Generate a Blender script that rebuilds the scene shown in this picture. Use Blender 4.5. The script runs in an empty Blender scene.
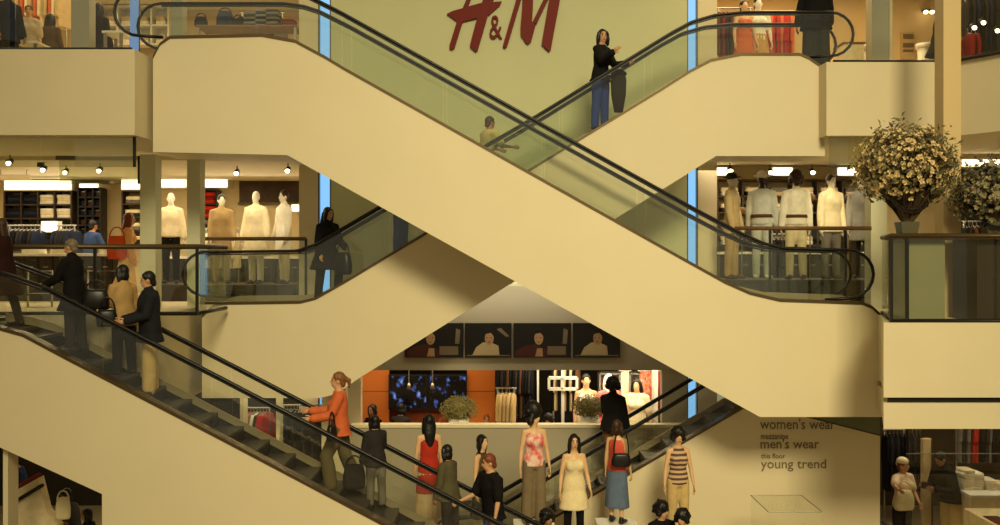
import bpy, math, random
from mathutils import Vector, Matrix
random.seed(7)
R = math.radians
S = bpy.context.scene
C = S.collection
CAMZ, HZ, F = 0.95, 252.0, 1000.0
MID, TOP, GROUND, CAFE = 0.0, 4.05, -4.5, -3.75

def at(px, py, Y):
    """point at depth Y whose direction from the camera is that of photo pixel (px, py)"""
    return Vector(((px - 500.0) / F * Y, Y, CAMZ + (HZ - py) / F * Y))
def ax(px, Y): return (px - 500.0) / F * Y
def az(py, Y): return CAMZ + (HZ - py) / F * Y

# ------------------------------------------------------------------ materials
def lin(c):
    o = []
    for v in c:
        v /= 255.0
        o.append(v / 12.92 if v <= 0.04045 else ((v + 0.055) / 1.055) ** 2.4)
    return tuple(o) + (1.0,)
_m = {}
def mat(name, rgb, rough=0.6, metal=0.0, var=0.06, scale=6.0, bump=0.0, spec=0.4, rgb2=None):
    if name in _m: return _m[name]
    m = bpy.data.materials.new(name); m.use_nodes = True
    n = m.node_tree.nodes; l = m.node_tree.links
    b = n['Principled BSDF']
    b.inputs['Roughness'].default_value = rough; b.inputs['Metallic'].default_value = metal
    b.inputs['Specular IOR Level'].default_value = spec
    tc = n.new('ShaderNodeTexCoord'); no = n.new('ShaderNodeTexNoise')
    no.inputs['Scale'].default_value = scale; no.inputs['Detail'].default_value = 4
    l.new(tc.outputs['Object'], no.inputs['Vector'])
    cr = n.new('ShaderNodeValToRGB')
    c = lin(rgb); c2 = lin(rgb2) if rgb2 else tuple(min(1, v * (1 + var)) for v in c[:3]) + (1,)
    c1 = c if rgb2 else tuple(v * (1 - var) for v in c[:3]) + (1,)
    cr.color_ramp.elements[0].position = 0.35 if rgb2 else 0.25
    cr.color_ramp.elements[1].position = 0.65 if rgb2 else 0.75
    cr.color_ramp.elements[0].color = c1; cr.color_ramp.elements[1].color = c2
    l.new(no.outputs['Fac'], cr.inputs['Fac']); l.new(cr.outputs['Color'], b.inputs['Base Color'])
    if bump:
        bp = n.new('ShaderNodeBump'); bp.inputs['Strength'].default_value = bump; bp.inputs['Distance'].default_value = 0.01
        l.new(no.outputs['Fac'], bp.inputs['Height']); l.new(bp.outputs['Normal'], b.inputs['Normal'])
    _m[name] = m
    return m
def emit(name, rgb, strength):
    if name in _m: return _m[name]
    m = bpy.data.materials.new(name); m.use_nodes = True
    b = m.node_tree.nodes['Principled BSDF']
    b.inputs['Base Color'].default_value = (0.02, 0.02, 0.02, 1)
    b.inputs['Emission Color'].default_value = lin(rgb); b.inputs['Emission Strength'].default_value = strength
    _m[name] = m
    return m
def glass(name, tint=(232, 240, 226), refl=0.05):
    if name in _m: return _m[name]
    m = bpy.data.materials.new(name); m.use_nodes = True
    n = m.node_tree.nodes; l = m.node_tree.links; n.clear()
    o = n.new('ShaderNodeOutputMaterial'); mx = n.new('ShaderNodeMixShader')
    t = n.new('ShaderNodeBsdfTransparent'); t.inputs['Color'].default_value = lin(tint)
    g = n.new('ShaderNodeBsdfGlossy'); g.inputs['Roughness'].default_value = 0.02
    g.inputs['Color'].default_value = (1, 1, 1, 1)
    lw = n.new('ShaderNodeLayerWeight'); lw.inputs['Blend'].default_value = 0.12
    mr = n.new('ShaderNodeMapRange'); mr.inputs['To Min'].default_value = refl; mr.inputs['To Max'].default_value = 0.4
    l.new(lw.outputs['Fresnel'], mr.inputs['Value']); l.new(mr.outputs['Result'], mx.inputs['Fac'])
    l.new(t.outputs['BSDF'], mx.inputs[1]); l.new(g.outputs['BSDF'], mx.inputs[2]); l.new(mx.outputs['Shader'], o.inputs['Surface'])
    _m[name] = m
    return m
def cloth(rgb, name=None, rgb2=None, scale=9, rough=0.85):
    return mat(name or 'cloth_%d_%d_%d' % rgb, rgb, rough, 0, 0.12, scale, 0.3, 0.15, rgb2)

PAINT = mat('painted_panel', (226, 212, 176), 0.55, 0, 0.02, 1.2)
PLASTER = mat('cream_plaster', (222, 208, 172), 0.7, 0, 0.025, 1.5)
GREENWALL = mat('pale_green_wall', (204, 204, 160), 0.7, 0, 0.03, 0.8)
GREYWALL = mat('grey_beige_wall', (168, 158, 134), 0.7, 0, 0.03, 0.8)
RUBBER = mat('black_rubber', (16, 14, 12), 0.35, 0, 0.1, 20)
STEEL = mat('brushed_steel', (170, 164, 150), 0.32, 0.85, 0.1, 14)
BRONZE = mat('bronze_trim', (92, 76, 50), 0.4, 0.6, 0.1, 14)
DARKMETAL = mat('dark_metal', (30, 28, 26), 0.45, 0.3, 0.1, 20)
DECK = mat('satin_deck', (172, 158, 124), .35, .35, .06, 10)
TREAD = mat('step_tread', (78, 74, 66), 0.5, 0.5, 0.2, 40)
RISER = mat('step_riser', (24, 22, 20), 0.6, 0.2, 0.2, 40)
FLOORM = mat('stone_floor', (168, 152, 120), 0.3, 0, 0.1, 2.5)
CEILM = mat('ceiling_paint', (214, 202, 170), 0.8, 0, 0.02, 1.5)
GLASS = glass('clear_glass', (250, 251, 248), .04); GGLASS = glass('green_glass', (249, 251, 247), 0.05)
SMOKE = glass('smoked_glass', (236, 238, 226), 0.06)
WHITE = mat('white_lacquer', (236, 230, 214), 0.4, 0, 0.02, 3)
WOOD = mat('brown_wood', (112, 78, 44), 0.5, 0, 0.2, 5)
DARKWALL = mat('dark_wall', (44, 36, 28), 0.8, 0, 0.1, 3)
SKIN = mat('skin_warm', (206, 156, 116), 0.6, 0, 0.04, 6)
SKIN2 = mat('skin_tan', (176, 122, 84), 0.6, 0, 0.04, 6)
MANNEQUIN = mat('mannequin_shell', (222, 178, 132), 0.45, 0, 0.03, 6)
MANWHITE = mat('mannequin_white', (232, 220, 196), 0.45, 0, 0.03, 6)
BLACKHAIR = mat('black_hair', (14, 10, 9), 0.45, 0, 0.3, 30, 0.5)
BROWNHAIR = mat('brown_hair', (62, 38, 20), 0.5, 0, 0.3, 30, 0.5)
REDHAIR = mat('red_brown_hair', (118, 58, 30), 0.5, 0, 0.3, 30, 0.5)
GREYHAIR = mat('grey_hair', (120, 106, 84), 0.5, 0, 0.3, 30, 0.5)
EYE = mat('eye_dark', (24, 16, 12), 0.2, 0, 0.05, 5)
LIP = mat('lips', (150, 70, 58), 0.5, 0, 0.05, 5)
SHOE = mat('black_leather', (20, 17, 15), 0.35, 0, 0.1, 12)
LAMP = emit('lamp_warm', (255, 232, 180), 9.0)
COVE = emit('lightbox_warm', (255, 236, 190), 3.2)

# ------------------------------------------------------------------ mesh builder
class G:
    def __init__(s): s.V = []; s.F = []
    def add(s, V, Fs):
        k = len(s.V); s.V += [Vector(v) for v in V]; s.F += [[i + k for i in f] for f in Fs]; return s
    def box(s, x0, x1, y0, y1, z0, z1):
        V = [(x, y, z) for x in (x0, x1) for y in (y0, y1) for z in (z0, z1)]
        return s.add(V, [(0, 1, 3, 2), (4, 6, 7, 5), (0, 4, 5, 1), (2, 3, 7, 6), (0, 2, 6, 4), (1, 5, 7, 3)])
    def prism(s, poly, y0, y1):
        n = len(poly)
        V = [(x, y0, z) for x, z in poly] + [(x, y1, z) for x, z in poly]
        a = sum(poly[i][0] * poly[(i + 1) % n][1] - poly[(i + 1) % n][0] * poly[i][1] for i in range(n))
        idx = list(range(n)) if a > 0 else list(range(n))[::-1]
        Fs = [idx, [i + n for i in idx[::-1]]]
        for k in range(n):
            i, j = idx[k], idx[(k + 1) % n]
            Fs.append((i, i + n, j + n, j))
        return s.add(V, Fs)
    def slab(s, poly, z0, z1):
        n = len(poly)
        a = sum(poly[i][0] * poly[(i + 1) % n][1] - poly[(i + 1) % n][0] * poly[i][1] for i in range(n))
        if a < 0: poly = poly[::-1]
        V = [(x, y, z0) for x, y in poly] + [(x, y, z1) for x, y in poly]
        Fs = [list(range(n))[::-1], [i + n for i in range(n)]]
        for i in range(n):
            j = (i + 1) % n; Fs.append((i, j, j + n, i + n))
        return s.add(V, Fs)
    def ribbon(s, line, y0, y1, dz0, dz1):
        """a bar following a polyline of (x, z), from dz0 to dz1 above it"""
        n = len(line)
        V = []
        for x, z in line: V += [(x, y0, z + dz0), (x, y1, z + dz0), (x, y1, z + dz1), (x, y0, z + dz1)]
        Fs = [(3, 2, 1, 0), (4 * n - 4, 4 * n - 3, 4 * n - 2, 4 * n - 1)]
        for i in range(n - 1):
            a = 4 * i; b = a + 4
            for k in range(4):
                q = (k + 1) % 4; Fs.append((a + k, a + q, b + q, b + k))
        return s.add(V, Fs)
    def tube(s, pts, rads, n=10, flat=(1, 1), ref=None, round_=True):
        pts = [Vector(p) for p in pts]
        if not isinstance(rads, (list, tuple)): rads = [rads] * len(pts)
        rings = []
        ref = Vector(ref) if ref else None
        P = []; m = len(pts)
        for i, p in enumerate(pts):
            d = (pts[min(i + 1, m - 1)] - pts[max(i - 1, 0)])
            d = d.normalized() if d.length > 1e-9 else Vector((0, 0, 1))
            P.append((p, d, rads[i]))
        if round_:
            p, d, r = P[0]; q, e, t = P[-1]
            P = [(p - d * r * .95, d, r * .3), (p - d * r * .7, d, r * .72)] + P + [(q + e * t * .7, e, t * .72), (q + e * t * .95, e, t * .3)]
        u = ref
        for p, d, r in P:
            if u is None:
                u = Vector((1, 0, 0)) if abs(d.x) < .8 else Vector((0, 1, 0))
            u = u - d * u.dot(d)
            u = u.normalized() if u.length > 1e-6 else d.orthogonal().normalized()
            v = d.cross(u)
            rings.append([p + u * (r * flat[0] * math.cos(2 * math.pi * k / n)) + v * (r * flat[1] * math.sin(2 * math.pi * k / n)) for k in range(n)])
        return s.loft(rings)
    def loft(s, rings):
        n = len(rings[0]); V = [v for r in rings for v in r]; Fs = [list(range(n))[::-1], [len(V) - n + k for k in range(n)]]
        for i in range(len(rings) - 1):
            for k in range(n):
                q = (k + 1) % n
                Fs.append((i * n + k, i * n + q, i * n + n + q, i * n + n + k))
        return s.add(V, Fs)
    def ell(s, c, r, M=None, nu=12, nv=8):
        c = Vector(c); rings = []
        for i in range(nv + 1):
            th = math.pi * (0.04 + 0.92 * i / nv)
            ring = []
            for k in range(nu):
                ph = 2 * math.pi * k / nu
                v = Vector((r[0] * math.sin(th) * math.cos(ph), r[1] * math.sin(th) * math.sin(ph), -r[2] * math.cos(th)))
                ring.append(c + (M @ v if M else v))
            rings.append(ring)
        return s.loft(rings)
    def mesh(s, name, smooth=False, off=None):
        me = bpy.data.meshes.new(name)
        V = [tuple(v - off) for v in s.V] if off is not None else [tuple(v) for v in s.V]
        me.from_pydata(V, [], s.F); me.update()
        if smooth: me.shade_smooth()
        return me

def remesh(g, voxel, it=3, extra=None):
    """one continuous surface from overlapping closed shapes"""
    me = g.mesh('t'); o = bpy.data.objects.new('t', me); C.objects.link(o)
    m = o.modifiers.new('r', 'REMESH'); m.mode = 'VOXEL'; m.voxel_size = voxel
    if it:
        k = o.modifiers.new('s', 'SMOOTH'); k.factor = .5; k.iterations = it
    dg = bpy.context.evaluated_depsgraph_get()
    out = bpy.data.meshes.new_from_object(o.evaluated_get(dg))
    bpy.data.objects.remove(o); bpy.data.meshes.remove(me)
    if extra is not None:
        V = [v.co.copy() for v in out.vertices]; Fs = [list(p.vertices) for p in out.polygons]
        k = len(V); V += extra.V; Fs += [[i + k for i in f] for f in extra.F]
        bpy.data.meshes.remove(out)
        out = bpy.data.meshes.new('b'); out.from_pydata([tuple(v) for v in V], [], Fs); out.update()
    out.shade_smooth()
    return out

# ------------------------------------------------------------------ objects
def tag(o, label=None, cat=None, group=None, kind=None):
    if label: o['label'] = label
    if cat: o['category'] = cat
    if group: o['group'] = group
    if kind: o['kind'] = kind
    return o
def thing(name, label, cat, loc=(0, 0, 0), rotz=0, group=None):
    o = bpy.data.objects.new(name, None); C.objects.link(o); o.empty_display_size = .1
    o.location = loc; o.rotation_euler = (0, 0, R(rotz))
    return tag(o, label, cat, group)
def put(name, g, m, parent=None, smooth=False, world=False, bevel=0, label=None):
    """link a mesh; world=True: its coordinates are scene coordinates"""
    off = Vector(parent.location) if (world and parent) else None
    if isinstance(g, G): me = g.mesh(name, smooth, off)
    else:
        me = g
        if off is not None: me.transform(Matrix.Translation(-off))
    me.materials.clear(); me.materials.append(m)
    o = bpy.data.objects.new(name, me); C.objects.link(o)
    if parent: o.parent = parent
    if bevel:
        b = o.modifiers.new('b', 'BEVEL'); b.width = bevel; b.segments = 2; b.limit_method = 'ANGLE'
    if label: o['label'] = label
    return o
def struct(name, g, m, smooth=False):
    return tag(put(name, g, m, None, smooth), kind='structure')
def solo(name, g, m, label, cat, group=None, smooth=False, bevel=0):
    """a thing that is one mesh, its origin at its base"""
    lo = [min(v[i] for v in g.V) for i in range(3)]; hi = [max(v[i] for v in g.V) for i in range(3)]
    off = Vector(((lo[0] + hi[0]) / 2, (lo[1] + hi[1]) / 2, lo[2]))
    o = put(name, g.mesh(name, smooth, off), m, None, bevel=bevel); o.location = off
    return tag(o, label, cat, group)
def copy_tree(o, parent=None):
    c = o.copy(); C.objects.link(c)
    if parent: c.parent = parent
    for ch in list(o.children): copy_tree(ch, c)
    return c

# ------------------------------------------------------------------ people and mannequins
def dirv(sx, Fl, A):
    Fl, A = R(Fl), R(A)
    return Vector((sx * math.sin(A), -math.sin(Fl) * math.cos(A), -math.cos(Fl) * math.cos(A)))
PROF = {'m': [(-.11, .10, .085, 0), (-.05, .165, .108, 0), (.06, .160, .103, 0), (.18, .142, .094, 0), (.33, .166, .114, .008), (.42, .160, .102, 0), (.485, .108, .075, -.012), (.55, .062, .056, -.012)],
        'f': [(-.11, .11, .085, 0), (-.05, .172, .112, 0), (.05, .158, .105, 0), (.17, .122, .084, 0), (.31, .144, .106, .01), (.41, .138, .088, 0), (.48, .088, .066, -.01), (.55, .052, .048, -.012)]}
def prof(sex, t):
    P = PROF[sex]
    if t <= P[0][0]: return P[0][1:]
    for a, b in zip(P, P[1:]):
        if t <= b[0]:
            k = (t - a[0]) / (b[0] - a[0]); return tuple(a[i] + (b[i] - a[i]) * k for i in (1, 2, 3))
    return P[-1][1:]

def figure(name, label, cat, foot, yaw=0, h=1.7, sex='f', skin=None, pose=None, wear=(), hair=None, hairmat=None,
           group=None, face=True, shoes=None, fine=True, hat=None, head=True):
    """a standing, walking or sitting figure; foot is where its lower foot touches, yaw 0 faces the camera"""
    pose = pose or {}
    skin = skin or SKIN; hairmat = hairmat or BLACKHAIR
    s = h / 1.75
    lean = R(pose.get('lean', 4))
    u = Vector((0, -math.sin(lean), math.cos(lean))); f = Vector((0, -math.cos(lean), -math.sin(lean)))
    J = {}
    for k, sx in (('L', 1), ('R', -1)):
        Fl, A, K = pose.get('l' + k, (2 if k == 'L' else -2, 2, 2))
        hip = Vector((sx * .088, 0, 0)); kn = hip + dirv(sx, Fl, A) * .43; an = kn + dirv(sx, Fl - K, A * .5) * .42
        J['hip' + k], J['kn' + k], J['an' + k] = hip, kn, an
        Fa, Aa, E, I = pose.get('a' + k, (4, 9, 12, 0))
        sh = u * .448 + Vector((sx * (.178 if sex == 'm' else .158), 0, 0))
        el = sh + dirv(sx, Fa, Aa) * .285; d2 = dirv(sx, Fa + E, -I if I else Aa * .6); wr = el + d2 * .245
        J['sh' + k], J['el' + k], J['wr' + k], J['hd' + k] = sh, el, wr, d2
    dz = -min(J['anL'].z, J['anR'].z) + .075
    hy, hp = pose.get('head', (0, 0))
    nb = u * .53; hc = nb + u * .10 + Vector((0, -.012, .035))
    M = Matrix.Rotation(R(hy), 3, 'Z') @ Matrix.Rotation(lean * .5 + R(hp), 3, 'X')
    hd = lambda x, y, z: hc + M @ Vector((x, y, z))
    T = lambda p: (Vector(p) + Vector((0, 0, dz))) * s
    def fin(g):
        for i, v in enumerate(g.V): g.V[i] = T(v)
        return g
    def rings(ts, off, n=18, flare=None):
        o = []
        for t in ts:
            rx, ry, fy = prof(sex, t)
            c = u * t + f * fy
            o.append([c + Vector(((rx + off) * math.cos(2 * math.pi * k / n), 0, 0)) - f * ((ry + off) * math.sin(2 * math.pi * k / n)) for k in range(n)])
        return o
    TS = [p[0] for p in PROF[sex]]
    b = G(); b.loft(rings(TS, 0))
    if sex == 'f':
        for sx in (1, -1): b.ell(u * .315 + f * .085 + Vector((sx * .068, 0, 0)), (.062, .06, .062))
    b.tube([u * .46 - f * .005, hc - Vector((0, 0, .03))], [.058, .052], 10)
    if head:
        b.ell(hd(0, .012, .022), (.074, .093, .098), M); b.ell(hd(0, -.022, -.052), (.055, .064, .07), M)
        b.tube([hd(0, -.08, .012), hd(0, -.104, -.022), hd(0, -.085, -.03)], [.012, .016, .012], 8)
        for sx in (1, -1): b.ell(hd(sx * .076, .012, -.012), (.013, .022, .034), M, 8, 6)
    for k, sx in (('L', 1), ('R', -1)):
        b.tube([J['hip' + k] + Vector((0, 0, .02)), J['hip' + k].lerp(J['kn' + k], .5), J['kn' + k]], [.082, .074, .056], 12)
        c = J['kn' + k].lerp(J['an' + k], .3) + Vector((0, .012, 0))
        b.tube([J['kn' + k], c, J['an' + k]], [.055, .056, .036], 12)
        an = J['an' + k]
        b.tube([an + Vector((0, .03, -.04)), an + Vector((sx * .01, -.09, -.048)), an + Vector((sx * .018, -.155, -.056))], [.036, .034, .024], 10, (1.1, .8))
        b.tube([u * .455 + Vector((sx * .085, 0, 0)), J['sh' + k], J['sh' + k].lerp(J['el' + k], .5), J['el' + k]], [.05, .05, .044, .036], 12)
        b.tube([J['el' + k], J['el' + k].lerp(J['wr' + k], .35), J['wr' + k]], [.037, .038, .025], 10)
    ex = G()
    for k, sx in (('L', 1), ('R', -1)):
        d = J['hd' + k].normalized(); wr = J['wr' + k]
        nrm = Vector((-sx, 0, 0)); nrm = (nrm - d * nrm.dot(d)).normalized()
        w = d.cross(nrm); w = w if w.y < 0 or abs(w.y) < .3 and w.z > 0 else -w
        b.tube([wr, wr + d * .045, wr + d * .085], [.026, .034, .034], 10, (1.05, .48), w)
        for q, (o, ln) in enumerate(((.027, .066), (.009, .078), (-.009, .072), (-.026, .054))):
            p0 = wr + d * .085 + w * o; c1 = (14, 18, 22, 26)[q]
            d1 = (d * math.cos(R(c1)) + nrm * math.sin(R(c1))); d2 = (d * math.cos(R(c1 * 2.3)) + nrm * math.sin(R(c1 * 2.3)))
            ex.tube([p0 - d * .02, p0 + d1 * ln * .5, p0 + d1 * ln * .5 + d2 * ln * .5], [.0092, .0085, .0068], 6)
        t0 = wr + d * .03 + w * .028; td = (d * .75 + w * .62 + nrm * .25).normalized()
        ex.tube([t0 - td * .01, t0 + td * .035, t0 + td * .045 + d * .028], [.012, .0105, .008], 6)
    fin(b); fin(ex)
    root = thing(name, label, cat, foot, yaw, group)
    put('body', remesh(b, .017 * s, 4, ex), skin, root)
    # face
    if face and head:
        for sx in (1, -1): put('eye', fin(G().ell(hd(sx * .031, -.078, .012), (.013, .008, .008), M, 8, 6)), EYE, root, True)
        for sx in (1, -1): put('eyebrow', fin(G().tube([hd(sx * .016, -.083, .034), hd(sx * .032, -.081, .039), hd(sx * .048, -.071, .034)], [.004, .005, .003], 6)), hairmat, root, True)
        put('mouth', fin(G().ell(hd(0, -.083, -.062), (.023, .009, .008), M, 8, 6)), LIP, root, True)
    # hair
    if hair and head:
        g = G()
        k = {'big': 1.55, 'curly': 1.2}.get(hair, 1.0)
        g.ell(hd(0, .024, .032 + (k - 1) * .12), (.084 * k, .096 * k, .100 * k), M)
        g.tube([hd(-.056, -.03, .07), hd(0, -.044, .084), hd(.056, -.03, .07)], [.02, .022, .02], 8)
        g.ell(hd(0, .075, -.045), (.062, .04, .06), M)
        for sx in (1, -1):
            if hair in ('bob', 'long', 'big', 'curly'): 
                e = {'bob': -.14, 'long': -.22, 'big': -.1, 'curly': -.06}[hair]
                g.tube([hd(sx * .075, -.012, .05), hd(sx * .086 * k, -.005, -.05), hd(sx * .088, .01, e)], [.03 * k, .036 * k, .026], 8)
        if hair == 'bob': g.ell(hd(0, .05, -.06), (.09, .06, .09), M)
        if hair == 'long': g.tube([hd(0, .06, 0), hd(0, .085, -.16), hd(0, .095, -.33)], [.085, .088, .06], 12, (1.1, .55), (1, 0, 0))
        if hair == 'big': g.ell(hd(0, .05, -.03), (.12, .09, .11), M)
        if hair == 'ponytail': g.tube([hd(0, .11, .03), hd(0, .16, .0), hd(0, .165, -.10)], [.035, .036, .016], 8)
        if hair == 'bun': g.ell(hd(0, .135, .03), (.05, .045, .05), M)
        if hair in ('big', 'curly'):
            rr = random.Random(len(label))
            for _ in range(60):
                a = rr.uniform(0, 6.283); z = rr.uniform(-.05, .14); q = math.sqrt(max(.05, 1 - (z / .16) ** 2))
                y = .03 + math.sin(a) * .1 * q * k
                if y < -.035 and z < .06: continue
                e_ = rr.uniform(.018, .036); g.ell(hd(math.cos(a) * .092 * q * k, y, z * (1.25 if hair == 'big' else 1)), (e_, e_, e_), None, 6, 5)
        fin(g); put('hair', remesh(g, .013 * s, 1), hairmat, root)
    if hat:
        kind, hm = hat
        g = G(); g.ell(hd(0, .018, .075), (.094, .106, .075), M, 16, 8)
        if kind == 'brim': g.ell(hd(0, .01, .062), (.16, .17, .014), M, 18, 6)
        elif kind == 'cap': g.ell(hd(0, -.1, .06), (.07, .085, .012), M, 14, 6)
        else: g.ell(hd(0, .09, .02), (.05, .05, .05), M, 10, 6)
        fin(g); put('hat', g, hm, root, True)
    # clothes
    for w in wear:
        kind = w[0]; m = w[1]; o = w[2] if len(w) > 2 else {}
        off = o.get('off', .016); g = G(); nm = o.get('name')
        if kind in ('top', 'coat', 'dress'):
            hem = o.get('hem', {'top': -.06, 'coat': -.36, 'dress': -.42}[kind]); up = o.get('neck', .52 if kind != 'dress' else .40)
            ts = [t for t in [-.05, .02, .06, .12, .17, .25, .32, .38, .43, .48, .50, .52] if hem < t < up - .01]
            ts = [max(hem, -.06)] + ts + [up]
            rg = rings(ts, off)
            if hem < -.06:
                rx, ry, _ = prof(sex, -.05); fl = o.get('flare', .04); n = 18; low = []
                c0 = u * -.05
                for q in (1.0, .66, .33):
                    z = -.06 + (hem + .06) * q; c = Vector((0, c0.y * (1 - q), z)) + Vector((0, o.get('swing', 0) * q, 0))
                    low.append([c + Vector(((rx + off + fl * q) * math.cos(6.28318 * j / n), (ry + off + fl * q) * math.sin(6.28318 * j / n), 0)) for j in range(n)])
                rg = low + rg
            g.loft(rg)
            if sex == 'f':
                for sx in (1, -1): g.ell(u * .315 + f * .088 + Vector((sx * .066, 0, 0)), (.062 + off, .06 + off * .7, .06 + off))
            sl = o.get('sleeve', 1.0); body_off = off; off = min(off, .03)
            for k, sx in (('L', 1), ('R', -1)):
                sh, el, wr = J['sh' + k], J['el' + k], J['wr' + k]
                if sl > 0:
                    a = u * .452 + Vector((sx * .08, 0, 0))
                    if sl <= .5: g.tube([a, sh, sh.lerp(el, sl * 2)], [.062 + off, .056 + off, .047 + off], 12)
                    else: g.tube([a, sh, el, el.lerp(wr, (sl - .5) * 2 - .04)], [.046 + off, .048 + off, .042 + off, .034 + off], 12)
                else:
                    g.tube([u * .40 + Vector((sx * .07, -.06, 0)), u * .505 + Vector((sx * .085, 0, 0)), u * .40 + Vector((sx * .08, .06, 0))], [.022, .02, .022], 8)
            if kind == 'coat' or o.get('collar'): g.tube([u * .49 + Vector((0, .01, 0)), u * .545], [.075, .07], 14)
            nm = nm or {'top': 'shirt', 'coat': 'coat', 'dress': 'dress'}[kind]
        elif kind == 'pants':
            rg = rings([-.10, -.05, .02, .06, o.get('rise', .09)], min(off, .011)); g.loft(rg)
            ln = o.get('length', 1.0); wd = o.get('wide', 0)
            for k, sx in (('L', 1), ('R', -1)):
                hp_, kn, an = J['hip' + k], J['kn' + k], J['an' + k]
                if ln <= .5: g.tube([hp_, hp_.lerp(kn, ln * 2)], [.086 + off, .084 + off], 12)
                else: g.tube([hp_, hp_.lerp(kn, .5), kn, kn.lerp(an, .4) + Vector((0, .006, 0)), kn.lerp(an, (ln - .5) * 2)], [.086 + off, .081 + off, .062 + off + wd * .5, .058 + off + wd * .8, .05 + off + wd], 12)
            nm = nm or 'trousers'
        elif kind == 'skirt':
            ln = o.get('length', .6); fl = o.get('flare', .06); n = 20; rg = []
            rx, ry, _ = prof(sex, -.05)
            for q in (1.0, .8, .6, .4, .2):
                z = -.06 - (ln - .06) * q; wob = o.get('pleat', .012) * q
                rg.append([Vector(((rx + off + fl * q + wob * math.cos(5 * 6.28318 * j / n)) * math.cos(6.28318 * j / n), (ry + off + fl * q + wob * math.cos(5 * 6.28318 * j / n)) * math.sin(6.28318 * j / n) + u.y * -.05 * (1 - q), z)) for j in range(n)])
            rg += rings([-.05, 0, .06, .11], off, 20); g.loft(rg); nm = nm or 'skirt'
        elif kind == 'belt':
            g.loft(rings([.06, .085, .11], .046)); fin(g); put('belt', g, m, root, True); continue
        elif kind == 'scarf':
            g.tube([u * .5, u * .56], [.085, .075], 14); nm = 'scarf'
        fin(g); put(nm, remesh(g, .018 * s, 3), m, root)
    if shoes is not False:
        for k, sx in (('L', 1), ('R', -1)):
            an = J['an' + k]
            g = G().tube([an + Vector((0, .032, -.028)), an + Vector((sx * .01, -.08, -.036)), an + Vector((sx * .02, -.165, -.046))], [.044, .043, .03], 12, (1.08, .85))
            g.tube([an + Vector((0, .01, -.03)), an + Vector((0, .008, .015))], [.046, .046], 10)
            fin(g); put('shoe', g, shoes or SHOE, root, True)
    return root

def hand_point(root_loc, yaw, local):
    return Vector(root_loc) + Matrix.Rotation(R(yaw), 3, 'Z') @ Vector(local)

def bag(name, label, cat, loc, size, m, yaw=0, strap=.35, group=None):
    """a soft shoulder bag; loc is the middle of its base"""
    w, d, hgt = size
    t = thing(name, label, cat, loc, yaw, group)
    g = G()
    rg = []
    for q, k in ((0, .86), (.12, 1), (.5, 1.02), (.85, .86), (1, .7)):
        rg.append([Vector((math.copysign(abs(math.cos(a)) ** .6, math.cos(a)) * w / 2 * k, math.copysign(abs(math.sin(a)) ** .6, math.sin(a)) * d / 2 * k, hgt * q)) for a in [2 * math.pi * i / 16 for i in range(16)]])
    g.loft(rg); put('bag_body', g, m, t, True)
    if strap:
        pts = [Vector((math.cos(a) * w * .38, 0, hgt * .9 + math.sin(a) * strap)) for a in [math.pi * i / 10 for i in range(11)]]
        put('strap', G().tube(pts, .012, 8), m, t, True)
    return t

# ------------------------------------------------------------------ setting: slabs, floors, walls
BACK = 24.0
# galleries: each storey's floor slab, its edge facing the atrium
def slab(name, poly, z0, z1, m=PLASTER): return struct(name, G().slab(poly, z0, z1), m)
slab('floor_upper_left', [(-13.5, 14.7), (-5.37, 14.7), (-5.30, 16.4), (-3.42, 16.4), (-3.42, 18.0), (-13.5, 18.0)], 2.67, 3.93)
slab('floor_upper_right', [(5.36, 16.42), (7.52, 16.42), (8.75, 14.3), (13.5, 14.3), (13.5, 18.0), (5.36, 18.0)], 2.86, 4.07)
slab('floor_upper_back', [(-13.5, 18.0), (-3.46, 18.0), (-3.46, 19.0), (-3.62, 19.0), (-3.62, BACK), (-13.5, BACK)], 2.6, TOP)
slab('floor_upper_back', [(3.78, 18.0), (13.5, 18.0), (13.5, BACK), (3.78, BACK)], 2.86, TOP)
slab('floor_mezzanine_left', [(-13.5, 14.98), (-5.2, 14.98), (-5.2, 16.75), (-5.25, 17.95), (-13.5, 17.95)], -1.5, 0.0)
slab('floor_mezzanine_right', [(5.14, 13.4), (13.5, 13.4), (13.5, 17.95), (4.2, 17.95), (4.2, 16.4), (5.83, 16.4), (5.72, 15.0)], -1.0, 0.0)
struct('trim_1', G().slab([(5.22, 13.46), (13.5, 13.46), (13.5, 14.2), (5.5, 14.2)], -1.075, -1.0), DARKMETAL)
struct('trim_2', G().slab([(5.14, 13.4), (13.5, 13.4), (13.5, 17.9), (5.83, 17.9), (5.72, 15.0)], -1.42, -1.075), PLASTER)
slab('floor_mezzanine_back', [(-13.5, 17.95), (-3.46, 17.95), (-3.46, 19.0), (-3.62, 19.0), (-3.62, BACK), (-13.5, BACK)], -1.5, 0.0)
slab('floor_mezzanine_back', [(3.78, 17.95), (13.5, 17.95), (13.5, BACK), (3.78, BACK)], -1.5, 0.0)
struct('floor', G().box(-15, 15, -3, 26, GROUND - .2, GROUND), FLOORM)
struct('floor_cafe', G().box(-3.6, 4.6, 18.75, 25.5, GROUND, CAFE), FLOORM)
struct('ceiling', G().box(-14, 14, 18.0, BACK, 6.75, 6.9), CEILM)
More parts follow.
